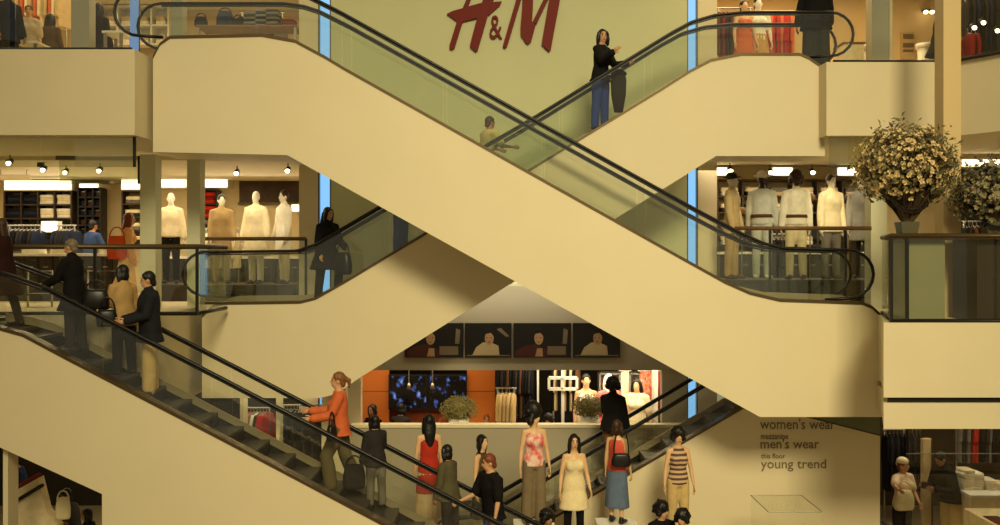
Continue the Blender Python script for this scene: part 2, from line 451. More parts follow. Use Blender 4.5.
# the tall pale green wall with the big letters, between two lit slots
WY = 19.0
struct('wall_back', G().box(ax(331, WY), ax(687, WY), WY, WY + .25, -1.28, 8.5), GREENWALL)
struct('wall_pier_left', G().box(ax(299, WY), ax(318, WY), WY, WY + .3, GROUND, 8.5), PLASTER)
struct('wall_pier_right', G().box(ax(698, WY), ax(717, WY), WY, WY + .3, GROUND, 8.5), PLASTER)
BLUE = emit('blue_light', (134, 196, 248), 1.15)
for px0, px1, z0, z1, lb in ((318.6, 330.4, -3.4, 8.5, 'tall blue-lit glass slot at the left end of the pale green wall'),
                             (687.6, 697.4, -3.4, 8.5, 'tall blue-lit glass slot at the right end of the pale green wall')):
    t = thing('light_slot', lb, 'light strip', (ax((px0 + px1) / 2, WY), WY + .1, z0))
    put('glowing_panel', G().box(ax(px0, WY), ax(px1, WY), WY + .12, WY + .16, z0, z1), BLUE, t, world=True)
    fr = G()
    for p in (px0, px1): fr.box(ax(p, WY) - .012, ax(p, WY) + .012, WY + .0, WY + .12, z0, z1)
    put('frame', fr, BRONZE, t, world=True)
t = thing('light_slot', 'short blue-lit glass slot between the two left handrail loops of the top gallery', 'light strip', (ax(133.5, 17), 17.0, 3.93))
put('glowing_panel', G().box(ax(129.5, 17), ax(137.5, 17), 17.02, 17.06, 4.05, 6.6), emit('blue_light_dim', (120, 160, 205), 0.7), t, world=True)
put('frame', G().box(ax(129, 17), ax(138, 17), 17.06, 17.1, 4.05, 6.6), BRONZE, t, world=True)
# shop back and side walls on each storey
struct('wall_upper_left', G().box(-13.5, -3.8, BACK, BACK + .2, TOP, 6.8), mat('shop_wall_tan', (198, 172, 126), .8, 0, .05, 1.5))
struct('wall_upper_right', G().box(3.9, 13.5, BACK - 1.5, BACK - 1.3, TOP, 6.8), mat('shop_wall_tan', (198, 172, 126)))
struct('wall_mezzanine_left', G().box(-13.5, -3.8, 23.3, 23.5, 0, 2.6), mat('shop_wall_cream', (228, 208, 160), .8, 0, .04, 1.5))
struct('wall_mezzanine_right', G().box(3.9, 13.5, 22.3, 22.5, 0, 2.86), mat('shop_wall_cream', (228, 208, 160)))
struct('wall_mezzanine_inner', G().box(-3.8, -3.62, 19.3, BACK, -1.5, 6.8), PLASTER)
struct('wall_mezzanine_outer', G().box(3.72, 3.9, 19.3, BACK, -1.5, 6.8), PLASTER)
# cafe front below the green wall
PY = 18.6
struct('wall_cafe_parapet', G().box(ax(352, PY), ax(752, PY), PY, PY + .14, GROUND, az(427.5, PY)), GREYWALL)
struct('trim_3', G().box(ax(351, PY), ax(753, PY), PY - .03, PY + .2, az(427.5, PY), az(424.5, PY)), PLASTER)
struct('wall_cafe_header', G().box(ax(331, WY), ax(687, WY), WY - .02, WY, az(370, WY), az(286, WY)), GREYWALL)
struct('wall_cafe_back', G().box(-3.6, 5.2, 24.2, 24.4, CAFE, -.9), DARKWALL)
struct('wall_cafe_left', G().box(ax(345, WY), ax(361, WY), WY - .03, WY + .2, GROUND, az(370, WY)), PLASTER)
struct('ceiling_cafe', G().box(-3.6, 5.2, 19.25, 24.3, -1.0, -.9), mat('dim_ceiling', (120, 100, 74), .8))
struct('wall_cafe_right', G().box(ax(662, WY), ax(687, WY), WY + .0, WY + .2, GROUND, -1.28), GREYWALL)
# ground storey under the galleries
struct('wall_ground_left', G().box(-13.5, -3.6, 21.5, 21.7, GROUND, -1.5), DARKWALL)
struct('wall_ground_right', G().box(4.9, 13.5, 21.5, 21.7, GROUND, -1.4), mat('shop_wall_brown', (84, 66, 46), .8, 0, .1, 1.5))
struct('wall_left', G().box(-14.2, -14, -3, 24, GROUND, 11), PLASTER)
struct('wall_right', G().box(14, 14.2, -3, 24, GROUND, 11), PLASTER)
# round the galleries: columns
def column(px0, px1, Y, z0, z1, m=mat('pale_column', (214, 212, 180), .6, 0, .02, 1.5), name='column'):
    struct(name, G().box(ax(px0, Y), ax(px1, Y), Y, Y + .3, z0, z1), m)
GREYCOL = mat('grey_column', (160, 158, 138), .6, 0, .03, 1.5)
column(140, 155.5, 16.9, 0, 2.6); column(187, 200, 17.3, 0, 2.6); column(871, 887, 17.0, 0, 2.62)
column(943.5, 961, 14.6, 0, 8.0, mat('gold_plaster', (214, 188, 136), .6, 0, .02, 1.5))
column(71, 89, 18.3, TOP, 6.75, GREYCOL); column(171, 182, 18.6, TOP, 6.75, GREYCOL); column(872, 889, 18.0, TOP, 6.75, GREYCOL)
struct('trim_4', G().box(ax(889.4, 18), ax(892.5, 18), 18.0, 18.2, TOP, 6.75), CEILM)
column(3, 8, 13.9, GROUND, az(447, 13.9), PLASTER, 'column_slim')

# ------------------------------------------------------------------ escalators
def densify(line):
    """round the bends of a polyline with a few extra points"""
    out = [line[0]]
    for a, b, c in zip(line, line[1:], line[2:]):
        out += [(b[0] + (a[0] - b[0]) * .12, b[1] + (a[1] - b[1]) * .12), (b[0] + ((a[0] + c[0]) / 2 - b[0]) * .05, b[1] + ((a[1] + c[1]) / 2 - b[1]) * .05), (b[0] + (c[0] - b[0]) * .12, b[1] + (c[1] - b[1]) * .12)]
    return out + [line[-1]]
def zat(line, x):
    L = sorted(line)
    for a, b in zip(L, L[1:]):
        if a[0] <= x <= b[0]: return a[1] + (b[1] - a[1]) * (x - a[0]) / max(1e-6, b[0] - a[0])
    return L[0][1] if x < L[0][0] else L[-1][1]

class Esc: pass
def escalator(label, Y0, Y1, top, bottom, rail, loops, steps, m=PAINT, gname=GLASS, under=None, drop=.12):
    """top, bottom, rail: outlines read on the near side (photo pixels), Y0..Y1 its near and far faces"""
    e = Esc(); W = lambda L: [(ax(x, Y0), az(y, Y0)) for x, y in L]
    e.top, e.bot, e.rail, e.Y0, e.Y1 = W(top), W(bottom), W(rail), Y0, Y1
    root = thing('escalator', label, 'escalator', (e.top[0][0], (Y0 + Y1) / 2, min(z for x, z in e.bot)), 0, 'escalators crossing the atrium')
    e.root = root
    poly = e.top + e.bot
    T = .16
    put('side_panel', G().prism(poly, Y0, Y0 + T), m, root, world=True)
    put('side_panel', G().prism(poly, Y1 - T, Y1), m, root, world=True)
    lo = sorted(W(under)) if under else sorted(e.bot)
    lo = [p for i, p in enumerate(lo) if i == 0 or p[0] - lo[i - 1][0] > .02]
    put('soffit', G().ribbon(lo, Y0 + T, Y1 - T, 0.0, .06), m, root, world=True)
    for a, b in ((Y0 - .012, Y0 + T + .03), (Y1 - T - .03, Y1 + .012)):
        put('skirt_trim', G().ribbon(e.top, a, b, -.012, .035), BRONZE, root, world=True)
    # inner metal skirting beside the steps
    xs = [e.top[0][0] + .1, e.top[-1][0] - .1]
    for a in (Y0 + T, Y1 - T - .02):
        put('skirting', G().ribbon([p for p in e.top if xs[0] < p[0] < xs[1]], a, a + .02, -.34, -.012), RISER, root, world=True)
    put('inner_deck', G().ribbon([p for p in e.top if xs[0] < p[0] < xs[1]], Y1 - T - .05, Y1 - T - .03, -.02, .10), DECK, root, world=True)
    yr = (Y0 + .085, Y1 - .085)
    # glass in panels between trim and handrail
    x0 = e.rail[0][0]; x1 = e.rail[-1][0]
    n = max(2, round((x1 - x0) / 1.55))
    for y in yr:
        for i in range(n):
            a, b = x0 + (x1 - x0) * i / n + .008, x0 + (x1 - x0) * (i + 1) / n - .008
            k = [a] + [p[0] for p in e.rail + e.top if a + .02 < p[0] < b - .02] + [b]
            k = sorted(k); k = [k[0]] + [q for p_, q in zip(k, k[1:]) if q - p_ > .02]
            pl = [(x, zat(e.top, x) + .03) for x in k] + [(x, zat(e.rail, x) - .03) for x in k[::-1]]
            put('glass_panel', G().prism(pl, y - .006, y + .006), gname, root, world=True)
    # handrails with their end loops
    for y in yr:
        pts = [(x, z) for x, z in densify(e.rail)]
        for side in (0, 1):
            if not loops[side]: continue
            ex, ez = (pts[0] if side == 0 else pts[-1]); r = loops[side]; sg = -1 if side == 0 else 1
            arc = [(ex + sg * r * 1.05 * math.sin(math.pi * i / 10), ez - r + r * math.cos(math.pi * i / 10)) for i in range(1, 11)]
            arc.append((ex - sg * .35, ez - 2 * r - .02))
            pts = arc[::-1] + pts if side == 0 else pts + arc
            gl = [(ex, ez - .02)] + [(ex + sg * (r - .03) * 1.05 * math.sin(math.pi * i / 10), ez - r + (r - .02) * math.cos(math.pi * i / 10)) for i in range(1, 10)] + [(ex, ez - 2 * r + .02)]
            put('glass_panel', G().prism(gl, y - .006, y + .006), gname, root, world=True)
        put('handrail', G().tube([(x, y, z) for x, z in pts], .031, 10, (1.05, .8), (0, 1, 0), False), RUBBER, root, True, world=True)
        put('handrail_guide', G().ribbon(e.rail, y - .014, y + .014, -.055, -.03), DARKMETAL, root, world=True)
    # steps
    a, b = ax(steps[0], Y0), ax(steps[1], Y0); x = a; run = .38
    ym0, ym1 = Y0 + T + .02, Y1 - T - .02
    e.sz = lambda X: zat(e.top, X) - drop
    k = 0
    while x < b:
        zc = zat(e.top, x + run / 2) - drop
        p = put('step', G().box(x, x + run, ym0, ym1, zc - .04, zc), TREAD, root, world=True)
        zn = zat(e.top, x + run * 1.5) - drop; zp = zat(e.top, x - run / 2) - drop
        if abs(zn - zc) > .02 or abs(zp - zc) > .02:
            up = zn > zc
            rx = x if up else x + run - .03
            put('riser', G().box(rx, rx + .03, ym0, ym1, zc - abs(zn - zp) / 2 - .02, zc - .04), RISER, p)
            p.children[0].data.transform(Matrix.Translation(-Vector(root.location)))
        x += run; k += 1
    return e

E_DOWN = escalator('broad cream escalator crossing down from the top left gallery to the middle right', 15.2, 16.35,
    [(153, 58), (160, 45), (170, 38), (262, 36), (295, 42), (325, 58), (345, 70), (680, 258), (725, 283), (750, 294), (780, 301), (862, 304), (872, 308), (887, 322)],
    [(887, 417), (760, 417), (287, 155), (153, 152)],
    [(138, -14), (268, -14), (290, -11), (308, -5), (340, 11), (534, 119), (700, 211), (740, 232), (764, 243), (785, 248), (850, 250)],
    (.37, .37), (170, 860), gname=GGLASS)
E_UP = escalator('cream escalator behind, rising from the middle left to the top right gallery', 16.8, 17.85,
    [(202, 317), (213, 307), (226, 304), (300, 303), (316, 299), (346, 282), (426, 234), (660, 91), (690, 72), (711, 61), (741, 55), (800, 55), (809, 59), (825, 70)],
    [(825, 156), (716, 156), (361, 377), (336, 394), (320, 398), (202, 398)],
    [(204, 252), (296, 251), (316, 244), (337, 231), (378, 207), (534, 117), (670, 33), (692, 21), (716, 14), (745, 11), (832, 11)],
    (.37, .37), (205, 815), gname=GGLASS)
E_FRONT = escalator('cream escalator nearest the viewer, running down from the left edge with riders on it', 13.7, 14.9,
    [(-140, 323), (-30, 325), (0, 329.5), (23, 336), (70, 361), (220, 439), (383, 525), (480, 577), (575, 628), (600, 636), (660, 637)],
    [(660, 650), (102, 650), (102, 494), (8, 451), (-10, 443), (-140, 440)],
    [(-120, 256), (-60, 257), (-30, 262), (0, 273), (46, 289), (220, 379), (400, 473), (500, 525), (590, 570), (612, 578), (650, 580)],
    (0, .33), (-135, 640), under=[(-140, 440), (-10, 443), (8, 451), (102, 494)], drop=.05)
E_REAR = escalator('cream escalator at the back, rising to the right behind the row of mannequins', 16.95, 18.1,
    [(440, 562), (482, 557), (500, 549), (588.7, 498), (740, 410), (798, 377), (818, 370), (866, 369)],
    [(866, 400), (880, 417), (880, 556), (440, 566)],
    [(452, 519), (470, 517), (490, 511), (505, 504), (704, 386), (768, 348), (790, 339), (858, 336)],
    (.33, 0), (445, 860), under=[(440, 566), (700, 556), (880, 556)], drop=.05)

# ------------------------------------------------------------------ balustrades and hanging smoke screens
def balustrade(label, pts, z0, h, posts, railr=.04, m=GLASS, railm=None, group=None):
    """glass balustrade along ground points (x, y)"""
    t = thing('glass_balustrade', label, 'balustrade', (pts[0][0], pts[0][1], z0), 0, group)
    for (xa, ya), (xb, yb) in zip(pts, pts[1:]):
        n = max(1, round(math.hypot(xb - xa, yb - ya) / 1.6)); d = Vector((xb - xa, yb - ya, 0)); nn = Vector((-d.y, d.x, 0)).normalized() * .006
        for i in range(n):
            a = Vector((xa, ya, 0)) + d * (i / n + .006); b = Vector((xa, ya, 0)) + d * ((i + 1) / n - .006)
            put('glass_panel', G().slab([tuple((a - nn)[:2]), tuple((b - nn)[:2]), tuple((b + nn)[:2]), tuple((a + nn)[:2])], z0 + .03, z0 + h - .03), m, t, world=True)
    put('top_rail', G().tube([(x, y, z0 + h) for x, y in pts], railr, 10, round_=False), railm or BRONZE, t, True, world=True)
    put('bottom_rail', G().tube([(x, y, z0 + .02) for x, y in pts], .03, 8, round_=False), DARKMETAL, t, True, world=True)
    for x, y in posts: put('post', G().box(x - .02, x + .02, y - .02, y + .02, z0, z0 + h), DARKMETAL, t, world=True)
    return t
bx = [ax(p, 15.1) for p in (-180, 0, 60, 110, 197)]
balustrade('glass balustrade with a dull bronze rail along the left edge of the middle storey', [(bx[0], 15.1), (bx[4], 15.1), (bx[4] + .03, 16.6)], 0, 1.03, [(bx[4], 15.1), (ax(95, 15.1), 15.1)])
balustrade('glass balustrade with a brown rail behind the rising escalator, before the coats', [(ax(196, 18.1), 18.1), (ax(306, 18.1), 18.1)], 0, 1.19, [(ax(306, 18.1), 18.1)], .035, railm=WOOD)
balustrade('glass balustrade with a brown rail before the row of five dressed mannequins', [(ax(735, 16.9), 16.9), (ax(871, 16.9), 16.9)], 0, 1.35, [(ax(770, 16.9), 16.9), (ax(845, 16.9), 16.9)], .035, railm=WOOD)
balustrade('tall glass balustrade round the right corner of the middle storey, beside the flower plinth', [(5.85, 15.3), (5.28, 13.5), (9.5, 13.5)], 0, 1.17, [(5.28, 13.5), (ax(907, 13.5), 13.5)], .035)
balustrade('glass balustrade along the edge of the top left gallery', [(-12.5, 14.8), (-5.45, 14.8)], 3.93, 1.15, [])
balustrade('glass balustrade along the edge of the top right gallery', [(5.5, 16.5), (7.4, 16.5), (8.6, 14.45)], 4.07, 1.15, [])
def screen(label, xa, xb, Y, z0, z1, fr=True):
    t = thing('smoke_screen', label, 'glass screen', ((xa + xb) / 2, Y, z0))
    n = max(1, round((xb - xa) / 1.3))
    for i in range(n):
        a, b = xa + (xb - xa) * i / n, xa + (xb - xa) * (i + 1) / n
        put('glass_panel', G().box(a + .004, b - .004, Y - .006, Y + .006, z0, z1), SMOKE, t, world=True)
        if i: put('clip', G().box(a - .04, a + .04, Y - .02, Y + .02, z0, z0 + .07), DARKMETAL, t, world=True)
    put('edge_strip', G().box(xb - .018, xb + .018, Y - .02, Y + .02, z0, z1), DARKMETAL, t, world=True)
    return t
screen('glass smoke screen hanging along the edge of the top left gallery', -12.5, ax(134.5, 14.95), 14.95, 2.22, 2.67)
t = screen('glass smoke screen with a dark bracket hanging deeper in the left shop ceiling', ax(59, 17.2), ax(139, 17.2), 17.2, 2.12, 2.6)
put('bracket', G().box(ax(57, 17.2), ax(76, 17.2), 17.14, 17.19, 2.53, 2.6), DARKMETAL, t, world=True)
screen('glass smoke screen hanging under the top right gallery behind the big bouquet', ax(829, 16.6), ax(885, 16.6), 16.6, 2.35, 2.86)
t = thing('smoke_screen', 'triangular pale glass pane beside the floor directory lettering', 'glass screen', (ax(845, 16.5), 16.5, az(434, 16.5)))
put('glass_panel', G().prism([(ax(806, 16.5), az(416, 16.5)), (ax(881, 16.5), az(416, 16.5)), (ax(881, 16.5), az(435, 16.5))], 16.49, 16.51), glass('grey_glass', (178, 186, 160), .05), t, world=True)
put('edge_strip', G().tube([(ax(806, 16.5), 16.5, az(416.5, 16.5)), (ax(881, 16.5), 16.5, az(435.5, 16.5))], .014, 6), BRONZE, t, world=True)

# ------------------------------------------------------------------ writing
FONT = {}
def text_mesh(body, depth=.004, res=3):
    cu = bpy.data.curves.new('t', 'FONT'); cu.body = body; cu.extrude = depth; cu.resolution_u = res
    o = bpy.data.objects.new('t', cu); C.objects.link(o)
    me = bpy.data.meshes.new_from_object(o.evaluated_get(bpy.context.evaluated_depsgraph_get()))
    bpy.data.objects.remove(o); bpy.data.curves.remove(cu)
    return me
def fit_text(body, x0, x1, z0, z1, Y, depth=.01):
    """text standing upright on a wall facing the viewer, filling the given width and height"""
    me = text_mesh(body)
    xs = [v.co.x for v in me.vertices]; ys = [v.co.y for v in me.vertices]; zs = [v.co.z for v in me.vertices]
    sx = (x1 - x0) / (max(xs) - min(xs)); sy = (z1 - z0) / (max(ys) - min(ys)); xm, ym, zm = min(xs), min(ys), max(zs)
    for v in me.vertices:
        x, y, z = v.co
        v.co = (x0 + (x - xm) * sx, Y - depth * (z > zm - 1e-5), z0 + (y - ym) * sy)
    return me
LETTER = mat('grey_vinyl', (124, 108, 72), .6)
SY = 16.945
for body, px0, px1, py0, py1, lb in (("women's wear", 760, 835, 418.3, 429.2, "topmost grey words on the cream wall reading women's wear"),
        ("mezzanine", 761, 788, 433.6, 439.2, 'small grey word mezzanine on the cream wall'),
        ("men's wear", 760.5, 819, 438.6, 448.5, "grey words on the cream wall reading men's wear"),
        ("this floor", 761, 785, 453.6, 458.4, 'small grey words on the cream wall reading this floor'),
        ("young trend", 761, 826, 459.2, 471.2, 'lowest grey words on the cream wall reading young trend')):
    me = fit_text(body, ax(px0, SY), ax(px1, SY), az(py1, SY), az(py0, SY), SY)
    o = put('wall_lettering', me, LETTER); c = Vector((ax((px0 + px1) / 2, SY), SY, az(py1, SY)))
    me.transform(Matrix.Translation(-c)); o.location = c
    tag(o, lb, 'lettering', 'floor directory on the cream wall')
def zp(L): return [(ax(440 + x / 7.143, 18.9), az(y / 7.143, 18.9)) for x, y in L]
REDL = mat('deep_red_letters', (112, 24, 10), .5, 0, .05, 3, 0, .15)
def letter(name, polys, label):
    base = Vector((sum(p[0] for p in zp(polys[0])) / len(polys[0]), 18.9, min(z for q in polys for x, z in zp(q))))
    g = G()
    for i, q in enumerate(polys): g.prism(zp(q), 18.93 - .004 * i, WY)
    o = put(name, g.mesh(name, False, base), REDL); o.location = base
    tag(o, label, 'letter', 'red letters on the pale green wall')
letter('wall_letter', [[(48, 95), (92, 74), (290, 18), (440, 6), (428, 32), (352, 100), (280, 122), (165, 150), (118, 146)],
                       [(208, -130), (262, -130), (150, 185), (105, 335), (88, 350), (70, 347), (66, 325), (120, 150), (185, 0)],
                       [(352, -130), (430, -130), (352, 70), (300, 250), (268, 358), (256, 366), (216, 332), (214, 318), (248, 185), (290, 40)]], 'slanting deep red letter H on the pale green wall')
letter('wall_letter', [[(560, -90), (604, -90), (560, 60), (482, 322), (466, 340), (450, 334), (450, 318), (540, 10)],
                       [(596, -100), (668, -100), (664, 60), (658, 152), (684, 172), (652, 290), (630, 312), (616, 304), (578, 250), (576, 190), (588, 60)],
                       [(790, -110), (826, -110), (768, 0), (690, 166), (660, 156), (664, 148), (728, 18)],
                       [(800, -110), (876, -110), (852, 30), (792, 352), (780, 364), (728, 316), (728, 300), (776, 20)]], 'slanting deep red letter M on the pale green wall')
me = fit_text('&', ax(489.5, 18.96), ax(502, 18.96), az(39, 18.96), az(15.5, 18.96), 18.985, .05)
o = put('wall_letter', me, REDL); c = Vector((ax(496, 18.96), 18.96, az(39, 18.96))); me.transform(Matrix.Translation(-c)); o.location = c
tag(o, 'small deep red ampersand between the two big letters', 'letter', 'red letters on the pale green wall')

# ------------------------------------------------------------------ four portrait posters over the cafe
PB = mat('poster_black', (26, 22, 18), .35, 0, .1, 3); PF = mat('poster_skin', (176, 136, 98), .5); PS = mat('poster_cream', (188, 166, 124), .5); PR = mat('poster_maroon', (74, 32, 24), .5); PG = mat('poster_grey', (120, 104, 78), .5)
def ellip(cx, cz, rx, rz, n=16): return [(cx + rx * math.cos(2 * math.pi * i / n), cz + rz * math.sin(2 * math.pi * i / n)) for i in range(n)]
YP = 18.955
for i, (px0, px1, lb) in enumerate(((405, 463.5, 'leftmost portrait poster, man resting his chin on his hand in a dark red top'), (465, 511.5, 'second portrait poster from the left, man in a cream shirt turned aside'),
                                    (513.5, 571, 'third portrait poster from the left, man chin on hand beside a pale box'), (573, 620, 'rightmost portrait poster, man in a cream shirt before a black ground'))):
    X0, X1 = ax(px0, YP), ax(px1, YP); z0, z1 = az(357.5, YP), az(323, YP)
    t = thing('portrait_poster', lb, 'poster', ((X0 + X1) / 2, YP, z0), 0, 'portrait posters over the cafe')
    put('backing', G().box(X0, X1, YP - .02, YP + .015, z0, z1), PB, t, world=True)
    w = X1 - X0; h = z1 - z0; cx = X0 + w * (.42 if i % 2 == 0 else .5); q = YP - .02
    # flat printed figure
    if i % 2 == 0:
        put('print_shirt', G().prism([(X0 + .03, z0 + .02), (cx + w * .18, z0 + .02), (cx + w * .16, z0 + h * .22), (cx - .04, z0 + h * .38), (cx - w * .2, z0 + h * .36), (X0 + .04, z0 + h * .2)], q - .004, q), PR, t, world=True)
        put('print_box', G().prism([(cx + w * .17, z0 + .05), (X1 - .1, z0 + .05), (X1 - .1, z0 + h * .33), (cx + w * .17, z0 + h * .33)], q - .003, q), PG, t, world=True)
        put('print_hand', G().prism([(cx - .05, z0 + .02), (cx + .1, z0 + .02), (cx + .09, z0 + h * .27), (cx - .01, z0 + h * .27)], q - .006, q), PF, t, world=True)
        put('print_figure', G().prism([(X1 - .16, z0 + h * .4), (X1 - .08, z0 + h * .4), (X1 - .06, z0 + h * .8), (X1 - .14, z0 + h * .85)], q - .003, q), PG, t, world=True)
    else:
        put('print_shirt', G().prism([(cx - w * .34, z0 + .05), (cx + w * .24, z0 + .05), (cx + w * .22, z0 + h * .34), (cx + .04, z0 + h * .45), (cx - .1, z0 + h * .44), (cx - w * .26, z0 + h * .3)], q - .004, q), PS, t, world=True)
        put('print_ledge', G().box(X0 + .04, X1 - .03, q - .003, q, z0 + .03, z0 + .05), PG, t, world=True)
        if i == 1: put('print_pole', G().prism([(cx + .16, z0 + h * .82), (cx + .24, z0 + h * .86), (cx + .4, z0 + h * .62), (cx + .34, z0 + h * .6)], q - .003, q), PG, t, world=True)
    put('print_face', G().prism(ellip(cx + .02, z0 + h * .56, .085, .125), q - .007, q), PF, t, world=True)
    put('print_hair', G().prism([(cx - .085, z0 + h * .58), (cx - .06, z0 + h * .68), (cx + .05, z0 + h * .72), (cx + .105, z0 + h * .62), (cx + .115, z0 + h * .74), (cx + .06, z0 + h * .85), (cx - .05, z0 + h * .84), (cx - .1, z0 + h * .74)], q - .009, q), PB, t, world=True)
    for sx in (-.03, .055): put('print_eye', G().prism(ellip(cx + sx, z0 + h * .575, .016, .008, 8), q - .009, q), PB, t, world=True)
    put('print_mouth', G().prism(ellip(cx + .015, z0 + h * .455, .028, .008, 8), q - .009, q), PR, t, world=True)

# ------------------------------------------------------------------ shop fittings
NAVY = cloth((34, 40, 62)); BLACK = cloth((22, 20, 20)); CREAM = cloth((232, 214, 172)); WHITEC = cloth((238, 230, 208)); BEIGE = cloth((198, 172, 126))
KHAKI = cloth((190, 158, 104)); RED = cloth((184, 40, 26)); DKRED = cloth((120, 26, 20)); GREY = cloth((120, 112, 100)); DENIM = cloth((96, 112, 134)); BLUEJ = cloth((48, 70, 140))
ORANGE = cloth((208, 104, 60)); CHAR = cloth((46, 42, 40)); BROWN = cloth((92, 60, 36)); MAROON = cloth((48, 24, 20)); PINK = cloth((226, 120, 110)); OLIVE = cloth((86, 80, 56)); PALEBLUE = cloth((200, 200, 188)); SILVER = cloth((150, 144, 130))
def shelf(label, px0, px1, py0, py1, Y, rows, cols, m=WHITE, depth=.4, back=None):
    x0, x1, z0, z1 = ax(px0, Y), ax(px1, Y), az(py1, Y), az(py0, Y)
    t = thing('shelf_unit', label, 'shelf', ((x0 + x1) / 2, Y + depth / 2, z0))
    put('back_panel', G().box(x0, x1, Y + depth - .02, Y + depth, z0, z1), back or m, t, world=True)
    for i in range(cols + 1):
        x = x0 + (x1 - x0) * i / cols; put('upright', G().box(x - .015, x + .015, Y, Y + depth - .02, z0, z1), m, t, world=True)
    for j in range(rows + 1):
        z = z0 + (z1 - z0) * j / rows; put('board', G().box(x0 + .015, x1 - .015, Y, Y + depth - .02, z - .015, z + .015), m, t, world=True)
    return [[(x0 + (x1 - x0) * (i + .5) / cols, Y + depth * .45, z0 + (z1 - z0) * j / rows + .016) for i in range(cols)] for j in range(rows)], (x1 - x0) / cols, (z1 - z0) / rows
_fold = {}
def folded(pos, w, d, h, m, label, group, name='folded_garment'):
    """one folded garment: soft rounded slab with a fold line"""
    key = (round(w, 2), round(d, 2), round(h, 3), m.name)
    if key not in _fold:
        g = G(); rg = []
        for q, k in ((0, .94), (.2, 1), (.45, .99), (.5, .96), (.55, .99), (.8, 1), (1, .93)):
            rg.append([Vector((math.copysign(abs(math.cos(a)) ** .35, math.cos(a)) * w / 2 * k, math.copysign(abs(math.sin(a)) ** .35, math.sin(a)) * d / 2 * k, h * q)) for a in [2 * math.pi * i / 16 for i in range(16)]])
        g.loft(rg); me = g.mesh(name, True); me.materials.append(m); _fold[key] = me
    o = bpy.data.objects.new(name, _fold[key]); C.objects.link(o); o.location = pos; o.rotation_euler.z = R(random.uniform(-4, 4))
    return tag(o, label, 'clothes', group)
def pile(pos, n, w, d, h, mats, label, group):
    for i in range(n): folded((pos[0] + random.uniform(-.01, .01), pos[1], pos[2] + i * h), w, d, h * .97, mats[i % len(mats)], label, group)
_hang = {}
def hanging(pos, yaw, m, label, group, ln=.75, w=.44, name='hanging_garment', sleeves=True):
    """a garment on a hanger; pos is the rail point it hangs from"""
    key = (m.name, ln, w, sleeves)
    if key not in _hang:
        g = G(); rg = []
        for z, rx, ry in ((-ln - .1, w * .5, .05), (-ln * .6, w * .47, .055), (-.32, w * .44, .06), (-.17, w * .48, .05), (-.115, w * .3, .035), (-.09, .06, .03)):
            rg.append([Vector((rx * math.cos(6.28318 * k / 14), ry * math.sin(6.28318 * k / 14) * (1 + .25 * math.sin(k * 2.6)), z)) for k in range(14)])
        g.loft(rg)
        if sleeves:
            for sx in (1, -1): g.tube([(sx * w * .38, 0, -.15), (sx * w * .52, 0, -.3), (sx * w * .55, .01, -.62)], [.05, .055, .045], 8, (1, .8))
        hk = G().tube([(-.16, 0, -.12), (0, 0, -.07), (.16, 0, -.12)], .008, 6).tube([(0, 0, -.07), (0, 0, .0), (.02, 0, .02), (.03, 0, 0)], .005, 6)
        _hang[key] = (remesh(g, .02, 2), hk.mesh('hanger', True))
        _hang[key][0].materials.append(m); _hang[key][1].materials.append(STEEL)
    t = thing(name, label, 'clothes', pos, yaw, group)
    for nm, me in (('cloth', _hang[key][0]), ('hanger', _hang[key][1])):
        o = bpy.data.objects.new(nm, me); C.objects.link(o); o.parent = t
    return t
def rack(label, x0, x1, Y, z, top, m=STEEL):
    t = thing('clothes_rail', label, 'clothes rack', ((x0 + x1) / 2, Y, z))
    put('rail', G().tube([(x0, Y, z + top), (x1, Y, z + top)], .015, 8), m, t, True, world=True)
    for x in (x0 + .03, x1 - .03):
        put('upright', G().tube([(x, Y, z + .03), (x, Y, z + top)], .016, 8), m, t, True, world=True)
        put('foot', G().tube([(x, Y - .24, z + .02), (x, Y + .24, z + .02)], .018, 8), m, t, True, world=True)
    return t
def fill_rack(x0, x1, Y, z, n, mats, label, group, ln=.75, yaw=78, sleeves=True):
    for i in range(n):
        x = x0 + (x1 - x0) * (i + .5) / n
        hanging((x, Y, z), yaw + random.uniform(-8, 8), mats[i % len(mats)], label, group, ln, .44, sleeves=sleeves)
def table(name, label, x0, x1, y0, y1, z, top, m=WHITE, cat='table'):
    t = thing(name, label, cat, ((x0 + x1) / 2, (y0 + y1) / 2, z))
    put('tabletop', G().box(x0, x1, y0, y1, z + top - .04, z + top), m, t, world=True, bevel=.006)
    for x in (x0 + .05, x1 - .05):
        for y in (y0 + .05, y1 - .05): put('leg', G().box(x - .025, x + .025, y - .025, y + .025, z, z + top - .04), STEEL, t, world=True)
    return t
def lightbox(label, px0, px1, py0, py1, Y, m=COVE, wall=23.3):
    t = thing('light_box', label, 'light', ((ax(px0, Y) + ax(px1, Y)) / 2, Y, az(py1, Y)))
    put('diffuser', G().box(ax(px0, Y), ax(px1, Y), Y - .03, Y, az(py1, Y), az(py0, Y)), m, t, world=True)
    put('housing', G().box(ax(px0, Y) - .02, ax(px1, Y) + .02, Y, max(wall, Y + .1), az(py1, Y) - .02, az(py0, Y) + .02), WHITE, t, world=True)
def downlight(x, y, z, label, group, r=.07):
    t = thing('downlight', label, 'light', (x, y, z - .03), 0, group)
    a = G().tube([(0, 0, .03), (0, 0, .0)], r, 14, round_=False); put('trim_ring', a, WHITE, t)
    put('bulb', G().ell((0, 0, -.004), (r * .75, r * .75, .012)), LAMP, t, True)
def spot(x, y, z, label, group, dz=.14):
    t = thing('spotlight', label, 'light', (x, y, z - dz), 0, group)
    put('stem', G().tube([(0, 0, dz), (0, 0, .06)], .01, 6), DARKMETAL, t, True)
    put('head', G().tube([(0, .05, .05), (0, -.05, 0)], [.045, .06], 12, round_=False), DARKMETAL, t, True)
    put('bulb', G().ell((0, -.055, -.003), (.045, .012, .045)), LAMP, t, True)

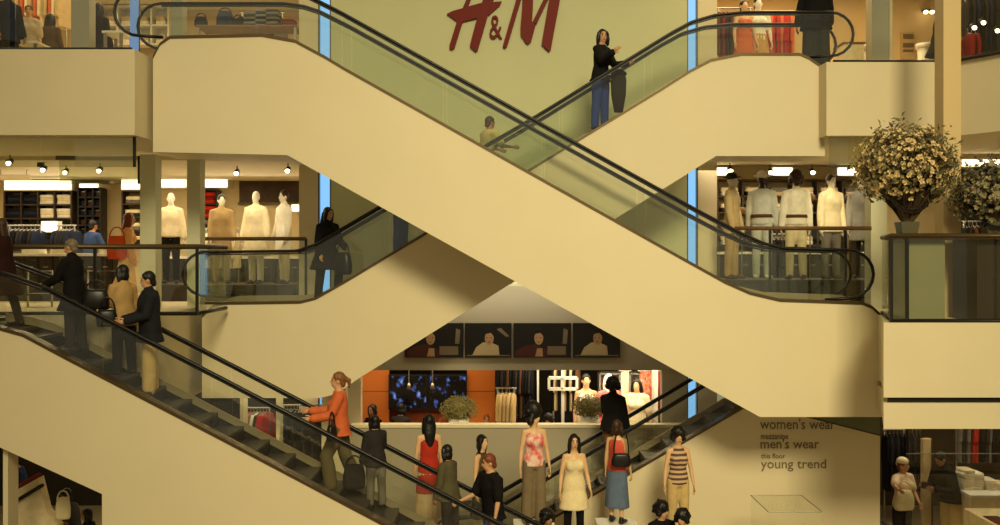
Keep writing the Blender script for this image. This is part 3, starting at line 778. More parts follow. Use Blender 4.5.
# ---- middle storey, left shop
slots, cw, ch = shelf('wide cream wall shelf of dark and white folded clothes, far left of the middle storey', 4, 71, 191, 246, 22.6, 4, 4, mat('dark_shelf', (58, 44, 30), .5), back=mat('shelf_back', (196, 170, 116), .7))
lightbox('wide bright light box over the wide cream wall shelf', 5, 71, 181, 189.5, 22.6)
for j, row in enumerate(slots):
    for i, p in enumerate(row):
        if j in (0, 1): mats, lb = [BLACK, CHAR], 'dark folded garment in the lower bays of the wide cream wall shelf'
        elif i < 2: mats, lb = [BLACK, NAVY], 'dark folded garment in the upper left bays of the wide cream wall shelf'
        else: mats, lb = [WHITEC, CREAM], 'white folded garment in the upper right bays of the wide cream wall shelf'
        pile(p, 3, cw * .9, .3, ch * .23, mats, lb, lb[:5].strip() + ' folded clothes in the ' + ('lower' if j < 2 else 'upper') + ' bays')
slots, cw, ch = shelf('tall narrow lit display case of small dark goods, left shop of the middle storey', 78, 100, 188, 244, 22.6, 6, 3, DARKMETAL, back=mat('case_back', (96, 76, 52), .5))
lightbox('small light box on top of the narrow display case', 80, 98, 184, 187.5, 22.6)
for j, row in enumerate(slots):
    for i, p in enumerate(row):
        t = thing('accessory_box', 'small dark boxed accessory in the narrow lit display case', 'accessory', p, 0, 'accessories in the narrow lit display case')
        put('box', G().box(-.07, .07, -.06, .06, 0, ch * .5), (CHAR, SHOE, BROWN)[(i + j) % 3], t, bevel=.01)
        put('lid', G().box(-.075, .075, -.065, .065, ch * .5, ch * .62), STEEL if (i + j) % 2 else CHAR, t, bevel=.006)
slots, cw, ch = shelf('cream wall shelf partly behind the square column, left shop of the middle storey', 122, 142, 191, 244, 22.6, 4, 1, mat('dark_shelf', (58, 44, 30), .5), back=mat('shelf_back', (196, 170, 116), .7))
lightbox('bright light box over the shelf by the square column', 122, 142, 180, 189, 22.6)
for j, row in enumerate(slots):
    for i, p in enumerate(row): pile(p, 2, cw * .8, .3, ch * .28, [GREY, CREAM] if j % 2 else [CHAR, CREAM], 'folded garment on the shelf by the square column', 'folded clothes on the shelf by the column')
t = thing('ceiling_panel', 'dull hanging ceiling panel above the left wall shelf', 'sign', (ax(14, 20), 20, az(180, 20)))
put('panel', G().box(ax(-4, 20), ax(30, 20), 20, 20.06, az(180, 20), az(174.5, 20)), mat('dull_sign', (150, 132, 96), .6), t, world=True)
for px in (0, 26): put('hanger_rod', G().tube([(ax(px, 20), 20.03, az(174.5, 20)), (ax(px, 20), 20.03, 2.6)], .008, 6), STEEL, t, True, world=True)
lightbox('light box along the wall behind the pale coats, left of the narrow column', 156, 186, 178, 187, 22.8)
lightbox('light box along the wall behind the pale coats, right of the narrow column', 200, 227, 178, 187, 22.8)
slots, cw, ch = shelf('dark shelf of red folded clothes behind the narrow column', 199, 216, 190, 246, 22.8, 4, 1, DARKMETAL)
for j, row in enumerate(slots):
    for p in row: pile(p, 3, cw * .9, .34, ch * .27, [RED, DKRED] if j > 1 else [GREY, CHAR], 'red folded garment on the dark shelf behind the narrow column' if j > 1 else 'grey folded garment on the dark shelf behind the narrow column', ('red' if j > 1 else 'grey') + ' folded clothes on the dark shelf')
t = thing('wall_picture', 'large dark picture on the wall behind the pale coats', 'picture', (ax(272, 23.2), 23.25, az(203, 23.2)))
put('canvas', G().box(ax(239, 23.2), ax(306, 23.2), 23.22, 23.29, az(203, 23.2), az(178, 23.2)), mat('dark_print', (84, 60, 40), .6, 0, 0, 2.2, rgb2=(36, 26, 20)), t, world=True)
put('frame', G().ribbon([(ax(238, 23.2), az(203.5, 23.2)), (ax(307, 23.2), az(203.5, 23.2))], 23.2, 23.29, -.03, .03), BRONZE, t, world=True)
lightbox('low lit shelf front behind the coats at the right end of the left shop', 292, 306, 205, 211, 22.8)
lightbox('bright lit sign panel over the table in the left shop', 42, 57, 222, 231.5, 21.0, wall=21.2)
def cabinet(label, px0, px1, y0, y1, h, n):
    Y = (y0 + y1) / 2; x0, x1 = ax(px0, Y), ax(px1, Y)
    t = thing('display_cabinet', label, 'cabinet', ((x0 + x1) / 2, Y, 0)); dk = mat('cabinet_dark', (34, 28, 22), .45)
    put('carcass', G().box(x0, x1, y0 + .05, y1, .06, h - .05), dk, t, world=True); put('plinth', G().box(x0 + .05, x1 - .05, y0 + .1, y1 - .05, 0, .06), dk, t, world=True)
    put('worktop', G().box(x0 - .02, x1 + .02, y0, y1, h - .05, h), WHITE, t, world=True, bevel=.008)
    for i in range(n):
        a, b = x0 + (x1 - x0) * i / n + .02, x0 + (x1 - x0) * (i + 1) / n - .02
        d = put('drawer', G().box(a, b, y0 + .03, y0 + .05, h * .5, h - .08), mat('cabinet_front', (46, 38, 30), .4), t, world=True)
        k = put('handle', G().tube([(a + (b - a) * .35 - t.location.x, y0 + .018 - Y, h * .72), (a + (b - a) * .65 - t.location.x, y0 + .018 - Y, h * .72)], .01, 6), STEEL, d, True)
        put('drawer', G().box(a, b, y0 + .03, y0 + .05, .1, h * .5 - .03), mat('cabinet_front', (46, 38, 30)), t, world=True)
cabinet('long dark cabinet with a white top behind the left balustrade', 6, 122, 19.2, 20.2, .92, 8)
cabinet('low dark cabinet behind the pale-coated mannequins', 158, 304, 21.9, 22.4, .85, 10)
cabinet('low dark cabinet behind the five dressed mannequins', 718, 868, 20.4, 20.9, .95, 9)
for px, ms, lb in ((16, [GREY, CHAR], 'grey folded garment on the left end of the long pale table'), (34, [WHITEC], 'white folded garment next to the grey pile on the long pale table'), (63, [CREAM], 'cream folded garment in the middle of the long pale table'), (112, [WHITEC, CREAM], 'white folded garment at the right end of the long pale table')):
    pile((ax(px, 19.6), 19.6, .922), 4, .42, .34, .045, ms, lb, lb)
rack('steel rail of dark jackets at the far left of the left shop', ax(8, 20.8), ax(42, 20.8), 20.8, 0, 1.5)
fill_rack(ax(9, 20.8), ax(41, 20.8), 20.8, 1.5, 8, [CHAR, NAVY, BLACK], 'dark jacket on the far left rail of the left shop', 'dark jackets on the far left rail')
rack('steel rail of navy jackets right of the lit sign panel', ax(57, 20.8), ax(76, 20.8), 20.8, 0, 1.5)
fill_rack(ax(58, 20.8), ax(75, 20.8), 20.8, 1.5, 5, [NAVY, CHAR], 'navy jacket on the rail beside the lit sign panel', 'navy jackets beside the lit sign panel')
# low steel hurdle racks seen through the balustrade
for px0, px1, lb in ((28, 52, 'low steel stand seen through the left balustrade, behind the maroon coat'), (88, 118, 'low steel stand seen through the left balustrade, right of the grey-haired rider')):
    t = thing('display_stand', lb, 'stand', (ax((px0 + px1) / 2, 17.4), 17.4, 0))
    put('frame', G().tube([(ax(px0, 17.4), 17.4, .0), (ax(px0, 17.4), 17.4, .62), (ax(px1, 17.4), 17.4, .62), (ax(px1, 17.4), 17.4, 0)], .02, 8, round_=False), STEEL, t, True, world=True)
    put('shelf', G().box(ax(px0, 17.4), ax(px1, 17.4), 17.25, 17.6, .2, .23), DARKMETAL, t, world=True)
def plinth(label, px0, px1, y0, y1, z, h, m):
    Y = (y0 + y1) / 2
    t = thing('display_plinth', label, 'plinth', (ax((px0 + px1) / 2, Y), Y, z))
    put('body', G().box(ax(px0, Y) + .03, ax(px1, Y) - .03, y0 + .03, y1 - .03, z, z + h - .04), m, t, world=True)
    put('top', G().box(ax(px0, Y), ax(px1, Y), y0, y1, z + h - .04, z + h), m, t, world=True, bevel=.006)
PLD = mat('plinth_dark', (60, 50, 38), .4); PLT = mat('plinth_tan', (176, 152, 110), .5)
plinth('low dark platform under the pale coats of the left shop', 157, 305, 19.2, 20.9, 0, .32, PLD)
plinth('low dark platform under the five dressed mannequins', 716, 872, 17.6, 18.9, 0, .46, PLD)
fy = .32
G1 = 'mannequins in pale coats on the left platform'
figure('mannequin', 'mannequin in a cream top and black trousers left of the narrow column', 'mannequin', (ax(171, 20), 20, fy), 10, 1.86, 'm', MANWHITE, {'lean': 0, 'aL': (2, 12, 8, 0), 'aR': (2, 12, 8, 0)}, [('pants', BLACK), ('top', CREAM, {'off': .03})], face=False, group=G1, shoes=SHOE)
figure('mannequin', 'mannequin in a white shirt half behind the first square column', 'mannequin', (ax(157, 20.4), 20.4, fy), -8, 1.84, 'm', MANWHITE, {'lean': 0}, [('pants', KHAKI), ('top', WHITEC, {'off': .03})], face=False, group=G1, shoes=BROWN)
figure('mannequin', 'mannequin in a beige coat with dark trim right of the narrow column', 'mannequin', (ax(221.5, 19.9), 19.9, fy), 25, 1.82, 'm', MANWHITE, {'lean': 0}, [('pants', BEIGE), ('coat', cloth((178, 148, 100)), {'hem': -.3, 'off': .03})], hair='short', face=False, group=G1, shoes=BROWN)
figure('mannequin', 'broad mannequin in a long cream coat in front of the dark picture', 'mannequin', (ax(256, 19.8), 19.8, fy), -15, 1.88, 'm', MANWHITE, {'lean': 0, 'aL': (0, 14, 10, 0), 'aR': (0, 14, 10, 0)}, [('pants', WHITEC), ('coat', CREAM, {'hem': -.42, 'off': .06, 'flare': .1})], face=False, group=G1, shoes=BROWN)
figure('mannequin', 'mannequin in a cream coat turned right, nearest the blue-lit slot', 'mannequin', (ax(284, 19.9), 19.9, fy), -50, 1.9, 'm', MANWHITE, {'lean': 0}, [('pants', CREAM), ('coat', WHITEC, {'hem': -.35, 'off': .035})], hair='short', hairmat=BROWNHAIR, face=False, group=G1, shoes=BROWN)
rack('steel rail of cream shirts behind the coated mannequins', ax(205, 21.4), ax(240, 21.4), 21.4, 0, 1.45)
fill_rack(ax(206, 21.4), ax(239, 21.4), 21.4, 1.45, 8, [WHITEC, CREAM, GREY], 'pale shirt on the rail behind the coated mannequins', 'pale shirts behind the coated mannequins')
G2 = 'dressed mannequins behind the right balustrade'
fz = .46
hatk = mat('hat_dark', (36, 28, 22), .8); hatw = mat('hat_white', (240, 232, 210), .8); hatb = mat('hat_brown', (110, 82, 50), .8)
figure('mannequin', 'leftmost of the five mannequins, dark brimmed hat and beige coat', 'mannequin', (ax(732, 18.2), 18.2, fz), 60, 1.96, 'm', MANWHITE, {'lean': 0}, [('pants', KHAKI), ('coat', BEIGE, {'hem': -.2, 'off': .03})], hat=('brim', hatk), face=False, group=G2, shoes=BROWN)
figure('mannequin', 'mannequin in a white brimmed hat, pale blue shirt and jeans', 'mannequin', (ax(762, 18.1), 18.1, fz), 150, 1.98, 'm', mat('mannequin_dark', (60, 44, 34), .5), {'lean': 0, 'aL': (2, 10, 14, 0)}, [('pants', PALEBLUE), ('top', PALEBLUE, {'off': .03}), ('belt', BROWN)], hat=('brim', hatw), face=False, group=G2, shoes=WHITE)
figure('mannequin', 'middle of the five mannequins, cream shirt, brown belt and pale trousers, seen from behind', 'mannequin', (ax(796, 17.9), 17.9, fz), 178, 1.96, 'm', MANWHITE, {'lean': 0, 'aL': (0, 9, 8, 0), 'aR': (0, 9, 8, 0)}, [('pants', CREAM), ('top', WHITEC, {'off': .035}), ('belt', BROWN)], hair='curly', hairmat=BROWNHAIR, face=False, group=G2, shoes=BROWN)
figure('mannequin', 'mannequin in a beige jacket right of the belted one', 'mannequin', (ax(831, 18.1), 18.1, fz), 20, 1.94, 'm', MANWHITE, {'lean': 0, 'aL': (0, 9, 8, 0), 'aR': (0, 9, 8, 0)}, [('pants', GREY), ('coat', CREAM, {'hem': -.16, 'off': .03})], hair='short', hairmat=BROWNHAIR, face=False, group=G2, shoes=BROWN)
figure('mannequin', 'rightmost of the five mannequins, shiny grey coat beside the column', 'mannequin', (ax(862, 18.2), 18.2, fz), -15, 1.94, 'm', MANWHITE, {'lean': 0}, [('pants', CHAR), ('coat', SILVER, {'hem': -.3, 'off': .03})], hair='short', face=False, group=G2, shoes=SHOE)
for px, hm, hh, lb in ((810, hatb, 1.62, 'brown hat on a slim stand behind the belted mannequin'), (848, hatk, 1.58, 'dark hat on a slim stand between the two right mannequins'), (742, hatb, 1.35, 'tan hat on a slim stand behind the leftmost mannequin')):
    t = thing('hat_stand', lb, 'hat', (ax(px, 19.3), 19.3, 0))
    put('stand', G().tube([(0, 0, .02), (0, 0, hh + .33)], .014, 8).tube([(0, 0, 0), (0, 0, .02)], .14, 14, round_=False), STEEL, t, True)
    put('hat', G().ell((0, 0, hh + .38), (.1, .12, .09)).ell((0, 0, hh + .34), (.17, .2, .015), None, 18, 6), hm, t, True)
for px0, px1, lb in ((716, 731, 'light box behind the leftmost of the five mannequins'), (773, 792, 'light box between the white hat and the belted mannequin'), (838, 858, 'light box above the beige jacket of the right shop')):
    lightbox(lb, px0, px1, 168, 175, 21.9, wall=22.3)
slots, cw, ch = shelf('cream wall shelf of folded clothes behind the five mannequins', 718, 868, 180, 262, 21.7, 5, 6, mat('dark_shelf', (58, 44, 30), .5), back=mat('shelf_back', (196, 170, 116), .7))
for j, row in enumerate(slots):
    for i, p in enumerate(row):
        pile(p, 2, cw * .72, .3, ch * .26, ([CHAR, CREAM], [WHITEC, CREAM], [BEIGE, GREY])[(i * 2 + j) % 3], 'folded garment on the wall shelf behind the five mannequins', 'folded clothes behind the five mannequins')
rack('steel rail of dark jackets behind the belted mannequin', ax(770, 19.9), ax(792, 19.9), 19.9, 0, 1.3); fill_rack(ax(771, 19.9), ax(791, 19.9), 19.9, 1.3, 5, [CHAR, BLACK], 'dark jacket hanging between the white hat and the belted mannequin', 'dark jackets behind the belted mannequin')
rack('steel rail of dark clothes between the two right mannequins', ax(838, 19.6), ax(858, 19.6), 19.6, 0, 1.4); fill_rack(ax(839, 19.6), ax(857, 19.6), 19.6, 1.4, 5, [BLACK, CHAR, BROWN], 'dark garment hanging between the two right mannequins', 'dark clothes between the right mannequins')
# ---- top storey, left
table('display_counter', 'brown counter behind the top of the front escalator', ax(200, 20.6), ax(300, 20.6), 20.3, 21.0, TOP, az(28, 20.6) - TOP, WOOD, 'counter')
put_z = az(28, 20.6)
for px, n, ms, lb in ((252, 6, [NAVY, GREY], 'navy folded garment left of centre on the brown counter'), (262, 7, [GREY, NAVY], 'grey-blue folded garment in the tall middle pile on the brown counter'), (273, 7, [CHAR, GREY], 'dark folded garment in the right-hand tall pile on the brown counter'), (289, 3, [DKRED, BROWN], 'reddish folded garment at the right end of the brown counter')):
    pile((ax(px, 20.6), 20.6, put_z), n, .3, .34, .05, ms, lb, lb)
rack('steel rail of dark blue clothes behind the brown counter', ax(241, 21.8), ax(284, 21.8), 21.8, TOP, az(13, 21.8) - TOP); fill_rack(ax(242, 21.8), ax(283, 21.8), 21.8, az(13, 21.8), 12, [NAVY, CHAR, GREY], 'dark blue garment on the rail behind the brown counter', 'dark blue clothes behind the brown counter')
slots, cw, ch = shelf('pale wall shelf behind the short blue light slot on the top storey', 100, 168, 6, 44, 23.4, 2, 4)
for j, row in enumerate(slots):
    for i, p in enumerate(row): pile(p, 2, cw * .6, .3, .1, [WHITEC, BEIGE], 'pale folded garment on the shelf behind the short blue light slot', 'pale folded clothes behind the short blue slot')
table('display_table', 'white table beside the black-coated woman on the top gallery', ax(108, 18.6), ax(129, 18.6), 18.3, 18.9, TOP, az(34, 18.6) - TOP)
table('display_table', 'pale table at the far left of the top gallery', ax(18, 18.4), ax(42, 18.4), 18.2, 18.8, TOP, az(43, 18.4) - TOP)
rack('steel rail of orange and cream tops at the far left of the top gallery', ax(22, 21), ax(68, 21), 21, TOP, az(-12, 21) - TOP); fill_rack(ax(23, 21), ax(67, 21), 21, az(-12, 21), 10, [BEIGE, ORANGE, CREAM], 'warm coloured top on the rail at the far left of the top gallery', 'warm coloured tops on the top left rail')
for px, w_, h_, lb in ((201, .26, .2, 'small navy bag at the left end of the brown top-storey counter'), (225, .34, .32, 'dark rounded bag left of the piles on the brown counter'), (238, .24, .16, 'small dark bag just left of the tall piles on the brown counter')):
    bag('handbag', lb, 'bag', (ax(px, 20.5), 20.5, put_z + .0), (w_, .18, h_), (NAVY, BLACK, CHAR)[(px // 3) % 3], 0, .1)
# ---- top storey, right
rack('steel rail of red clothes on the top right gallery', ax(762, 19.6), ax(794, 19.6), 19.6, TOP, az(11, 19.6) - TOP); fill_rack(ax(763, 19.6), ax(793, 19.6), 19.6, az(11, 19.6), 9, [RED, RED, ORANGE], 'red dress on the rail of the top right gallery', 'red dresses on the top right rail', .8)
rack('steel rail of brown clothes left of the red ones on the top right gallery', ax(717, 19.6), ax(752, 19.6), 19.6, TOP, az(8, 19.6) - TOP); fill_rack(ax(718, 19.6), ax(751, 19.6), 19.6, az(8, 19.6), 8, [BROWN, DKRED, MAROON], 'brown or maroon garment left of the red dresses', 'brown clothes left of the red dresses', .85)
figure('mannequin', 'short-haired cream-topped mannequin between brown and red clothes upstairs', 'mannequin', (ax(758, 19.0), 19.0, TOP), 0, 1.78, 'f', MANWHITE, {'lean': 0}, [('skirt', cloth((196, 150, 90)), {'length': .5}), ('top', WHITEC, {'sleeve': .4})], hair='short', face=False, shoes=False)
figure('mannequin', 'dark-haired orange dressed mannequin in front of the brown clothes upstairs', 'mannequin', (ax(744, 18.9), 18.9, TOP), 10, 1.7, 'f', MANNEQUIN, {'lean': 0}, [('dress', ORANGE, {'sleeve': 0})], hair='short', face=False, shoes=False)
t = thing('price_board', 'small framed board with three dark slots on the tan top-storey wall', 'sign', (ax(908, 22.4), 22.47, az(59, 22.4)))
X0, X1 = ax(901.5, 22.4), ax(915, 22.4)
put('panel', G().box(X0, X1, 22.42, 22.5, az(59, 22.4), az(32, 22.4)), mat('board_tan', (178, 150, 100), .6), t, world=True)
for a, b in ((34, 38.5), (43, 47), (49.5, 51.5)): put('slot', G().box(X0 + .04, X1 - .03, 22.4, 22.42, az(b, 22.4), az(a, 22.4)), mat('slot_dark', (96, 74, 44), .6), t, world=True)
for px, pyt, lb in ((926, 45, 'white bin-like pedestal beside the person in black upstairs'), (866, 47, 'white pedestal left of the grey top-storey column')):
    t = thing('pedestal', lb, 'pedestal', (ax(px, 19.2), 19.2, TOP))
    put('body', G().tube([(0, 0, 0), (0, 0, az(pyt, 19.2) - TOP)], [.13, .16], 14, round_=False), WHITE, t, True)
    put('rim', G().tube([(0, 0, az(pyt, 19.2) - TOP - .06), (0, 0, az(pyt, 19.2) - TOP + .02)], .19, 14, round_=False), WHITE, t, True)
t = thing('wall_lamp', 'small twin wall lamp high on the tan top-storey wall', 'light', (ax(929, 22.3), 22.3, az(13, 22.3)))
put('bracket', G().box(-.1, .1, .0, .16, .06, .1), BRONZE, t, bevel=.005)
for s_ in (-.07, .07): put('bulb', G().ell((s_, 0, .02), (.05, .05, .04)), LAMP, t, True)
t = thing('shop_counter', 'cream counter with small goods at the right end of the top gallery rail', 'counter', (ax(848, 18.6), 18.6, TOP))
put('body', G().box(ax(840, 18.6), ax(860, 18.6), 18.4, 18.9, TOP, az(46, 18.6)), CREAM, t, world=True, bevel=.01)
put('top', G().box(ax(839, 18.6), ax(861, 18.6), 18.36, 18.94, az(46, 18.6), az(44.5, 18.6)), WOOD, t, world=True)
# dark shopfront at the top right
struct('wall_upper_dark', G().box(ax(962, 19.5), 13.4, 19.5, 19.65, TOP, 6.75), mat('dark_shopfront', (30, 24, 20), .5, 0, .1, 2))
rack('steel rail of black coats before the dark top right shopfront', ax(964, 18.8), ax(998, 18.8), 18.8, TOP, 1.75); fill_rack(ax(965, 18.8), ax(997, 18.8), 18.8, TOP + 1.75, 8, [BLACK, CHAR, NAVY], 'black coat on the rail before the dark top right shopfront', 'black coats at the dark top right shopfront', 1.0)
fill_rack(ax(966, 18.4), ax(977, 18.4), 18.4, TOP + 1.0, 3, [DKRED], 'dark red garment hanging low before the dark top right shopfront', 'dark red clothes at the dark top right shopfront', .6)
for px, py in ((982, 23), (973, 28), (996, 31)): spot(ax(px, 18.2), 18.2, az(py, 18.2) + .1, 'small bright spotlight among the black coats at the top right', 'spotlights at the dark top right shopfront', .1)
struct('wall_mezzanine_dark', G().box(ax(962, 19.5), 13.4, 19.5, 19.65, 0, 2.6), mat('dark_shopfront', (30, 24, 20)))
rack('steel rail of dark clothes behind the right corner balustrade', ax(962, 18), ax(999, 18), 18.0, 0, 1.5); fill_rack(ax(963, 18), ax(998, 18), 18.0, 1.5, 9, [BLACK, CHAR, BROWN], 'dark garment behind the right corner balustrade', 'dark clothes behind the right corner balustrade')
lightbox('bright light box behind the second bouquet at the right edge', 962, 1004, 160, 166, 19.4, wall=19.5)
# ---- cafe behind the parapet
ORW = mat('orange_lacquer', (196, 108, 34), .5, 0, .03, 2)
for px0, px1, lb in ((361, 389, 'orange wall panel left of the blue video screens'), (467, 495, 'orange wall panel right of the blue video screens')):
    t = thing('wall_panel', lb, 'panel', (ax((px0 + px1) / 2, 21), 21.05, CAFE))
    put('board', G().box(ax(px0, 21), ax(px1, 21) - .0, 21.0, 21.08, CAFE, -1.0), ORW, t, world=True)
    put('joint', G().box(ax(px0, 21), ax(px1, 21), 20.995, 21.0, -1.98, -1.97), BROWN, t, world=True)
t = thing('wall_panel', 'low dark orange panel under the blue video screens', 'panel', (ax(428, 21.2), 21.2, CAFE))
put('board', G().box(ax(389.2, 21.2), ax(466.8, 21.2), 21.2, 21.26, CAFE, az(409, 21.2)), mat('orange_deep', (150, 66, 26), .5), t, world=True)
def screen_mat(nm, sc, off):
    m = bpy.data.materials.new(nm); m.use_nodes = True; n = m.node_tree.nodes; l = m.node_tree.links; b = n['Principled BSDF']
    b.inputs['Base Color'].default_value = (.004, .004, .006, 1); b.inputs['Roughness'].default_value = .2
    tc = n.new('ShaderNodeTexCoord'); mp = n.new('ShaderNodeMapping'); mp.inputs['Location'].default_value = off; mp.inputs['Scale'].default_value = sc; mp.inputs['Rotation'].default_value = (0, R(-32), 0)
    no = n.new('ShaderNodeTexNoise'); no.inputs['Scale'].default_value = 2.6; no.inputs['Detail'].default_value = 5
    cr = n.new('ShaderNodeValToRGB'); e = cr.color_ramp.elements
    e[0].position = .56; e[0].color = (.0, .0, .0, 1); e[1].position = .78; e[1].color = (.62, .75, 1, 1); k = e.new(.65); k.color = (.06, .12, .4, 1)
    l.new(tc.outputs['Object'], mp.inputs['Vector']); l.new(mp.outputs['Vector'], no.inputs['Vector']); l.new(no.outputs['Fac'], cr.inputs['Fac'])
    l.new(cr.outputs['Color'], b.inputs['Emission Color']); b.inputs['Emission Strength'].default_value = .9
    return m
for i, (px0, px1, lb) in enumerate(((388.5, 427.5, 'left half of the black video wall with bright blue pictures'), (428.5, 467, 'right half of the black video wall with bright blue pictures'))):
    t = thing('video_screen', lb, 'screen', (ax((px0 + px1) / 2, 20.9), 20.9, az(409.5, 20.9)), 0, 'video screens in the cafe')
    put('bezel', G().box(ax(px0, 20.9), ax(px1, 20.9), 20.9, 21.02, az(409.5, 20.9), az(374.5, 20.9)), DARKMETAL, t, world=True)
    put('display', G().box(ax(px0, 20.9) + .03, ax(px1, 20.9) - .03, 20.89, 20.9, az(408, 20.9), az(376, 20.9)), screen_mat('screen_picture_%s' % 'ab'[i], (2.4, 1, 2.2), (3.1 + i * 7, 0, 1.2)), t, world=True)
for px, dz, lb in ((409, .36, 'thin pale pendant lamp hanging before the left video screen'), (432.5, .30, 'thin pale pendant lamp hanging before the right video screen')):
    t = thing('pendant_lamp', lb, 'light', (ax(px, 20), 20, az(389, 20)))
    put('rod', G().tube([(0, 0, .1), (0, 0, -1.0 - az(389, 20))], .012, 8), STEEL, t, True); put('shade', G().tube([(0, 0, 0), (0, 0, .12)], [.05, .02], 12, round_=False), STEEL, t, True)
def bush(label, px, py, Y, r, z0):
    c = at(px, py, Y); t = thing('potted_shrub', label, 'plant', (c.x, Y, z0)); rr = random.Random(int(px))
    put('pot', G().tube([(0, 0, 0), (0, 0, .06), (0, 0, c.z - z0 - r * .55)], [r * .4, r * .45, r * .6], 14, round_=False), WHITE, t, True)
    g = G(); cz = c.z - z0
    for _ in range(1700):
        a, b, k = rr.uniform(0, 6.283), math.acos(rr.uniform(-1, 1)), rr.uniform(.55, 1) * r
        p = Vector((k * math.sin(b) * math.cos(a) * 1.15, k * math.sin(b) * math.sin(a), cz + k * math.cos(b) * .8)); s_ = rr.uniform(.018, .032)
        u = Vector((rr.uniform(-1, 1), rr.uniform(-1, 1), rr.uniform(-1, 1))).normalized() * s_; v = u.orthogonal().normalized() * s_ * .5
        g.add([p - u, p + v, p + u, p - v], [(0, 1, 2, 3)])
    g.ell((0, 0, cz), (r * .6, r * .6, r * .5))
    tag(put('foliage', g, mat('sage_leaf', (122, 112, 62), .8, 0, .3, 8), t), kind='stuff')
bush('round sage-green potted shrub on the cafe parapet side, left of the orange panel', 459, 409, 19.2, .33, CAFE)
bush('round sage-green potted shrub behind the parapet near the white mannequin', 590, 407, 19.2, .31, CAFE)
table('cafe_table', 'long cafe table behind the parapet under the video screens', ax(368, 19.3), ax(500, 19.3), 19.55, 19.95, CAFE, 1.0, WOOD)
for px, m_, lb in ((384, WHITE, 'white cup before the left seated woman in the cafe'), (412, RED, 'red cup beside the second seated guest in the cafe'), (441, WHITE, 'white cup before the third seated guest in the cafe'), (474, WHITE, 'white cup left of the cluttered end of the cafe table'), (487, CREAM, 'cream jug at the right end of the cafe table'), (493, ORANGE, 'orange cup at the right end of the cafe table')):
    t = thing('cup', lb, 'cup', (ax(px, 19.7), 19.7, CAFE + 1.0)); put('bowl', G().tube([(0, 0, 0), (0, 0, .03), (0, 0, .12)], [.03, .05, .06], 12, round_=False), m_, t, True)
    put('handle', G().tube([(.055, 0, .095), (.09, 0, .08), (.085, 0, .04), (.05, 0, .03)], .008, 6), m_, t, True)
G3 = 'guests seated in the cafe'
CB = CAFE
for px, hy, lb, hm, hr, wr_ in ((376, -35, 'woman with dark hair at the left end of the cafe, black top, facing right', BLACKHAIR, 'bob', BLACK), (399, 160, 'person with dark hair and black top, second at the cafe table, back turned', BLACKHAIR, 'bob', CHAR), (450, -20, 'guest with short dark hair in a rust top left of the sage shrub', BLACKHAIR, 'short', cloth((120, 58, 36)))):
    figure('person', lb, 'person', (ax(px, 20.4), 20.4, CB + .33), hy, 1.68, 'f', SKIN2, {'lean': 10, 'lL': (82, 6, 82), 'lR': (82, 6, 82), 'aL': (30, 8, 60, 18), 'aR': (30, 8, 60, 18)}, [('pants', BLACK), ('top', wr_)], hair=hr, hairmat=hm, group=G3)
    t = thing('bar_stool', 'cafe stool under the ' + ('woman with dark hair at the left end', 'second guest, back turned', 'guest in the rust top')[(376, 399, 450).index(px)], 'stool', (ax(px, 20.4), 20.4 + .1 * math.cos(R(hy)), CB))
    put('seat', G().tube([(0, 0, .70), (0, 0, .75)], .19, 16, round_=False), BROWN, t, True); put('pole', G().tube([(0, 0, .02), (0, 0, .7)], .025, 8, round_=False), STEEL, t, True); put('base', G().tube([(0, 0, 0), (0, 0, .03)], .2, 16, round_=False), STEEL, t, True); put('footrest', G().tube([(.15 * math.cos(a), .15 * math.sin(a), .3) for a in [i * .5236 for i in range(13)]], .012, 6, round_=False), STEEL, t, True)
figure('person', 'red-haired guest with a reddish face at the cafe counter by the right orange panel', 'person', (ax(486, 20.3), 20.3, CB - 0.0), 10, 1.45, 'f', SKIN2, {'lean': 8}, [('pants', BLACK), ('top', cloth((176, 120, 70)))], hair='short', hairmat=REDHAIR)
figure('person', 'person with dark hair and a white collar behind the mannequin in pink', 'person', (ax(550, 20), 20, CB), -25, 1.5, 'f', SKIN2, {'lean': 10, 'aL': (40, 8, 70, 20)}, [('pants', BLACK), ('top', CHAR), ('scarf', WHITEC)], hair='curly')
# shop beside the cafe, seen over the parapet
G4 = 'mannequins in the shop beside the cafe'
plinth('low white platform under the three mannequins beside the cafe', 578, 650, 20.0, 21.0, CB, .25, WHITE)
figure('mannequin', 'cream topped mannequin with short dark hair in the shop beside the cafe', 'mannequin', (ax(586, 20.6), 20.6, CB + .25), 5, 1.98, 'f', MANNEQUIN, {'lean': 0}, [('pants', CREAM), ('top', WHITEC, {'sleeve': 0, 'neck': .44})], hair='short', face=False, group=G4)
figure('mannequin', 'white-hooded mannequin in a pink coat in the shop beside the cafe', 'mannequin', (ax(609, 20.4), 20.4, CB + .25), 10, 2.0, 'f', MANWHITE, {'lean': 0}, [('pants', CREAM), ('coat', PINK, {'hem': -.3}), ('scarf', WHITEC)], hair='bob', hairmat=WHITEC, face=False, group=G4)
figure('mannequin', 'dark-haired mannequin in a white shirt and blue shorts near the red cloths', 'mannequin', (ax(637, 20.4), 20.4, CB + .25), -20, 1.9, 'f', MANNEQUIN, {'lean': 0, 'aL': (0, 14, 10, 0)}, [('pants', cloth((70, 96, 140)), {'length': .45}), ('top', CREAM, {'sleeve': .45, 'off': .03})], hair='bob', face=False, group=G4)
rack('steel rail of black clothes right of the orange panel', ax(497, 20.6), ax(537, 20.6), 20.6, CB, 2.45); fill_rack(ax(499, 20.6), ax(536, 20.6), 20.6, CB + 2.45, 13, [BLACK, CHAR, BLACK, BROWN, BLACK], 'black garment on the rail right of the orange panel', 'black clothes right of the orange panel', 1.05)
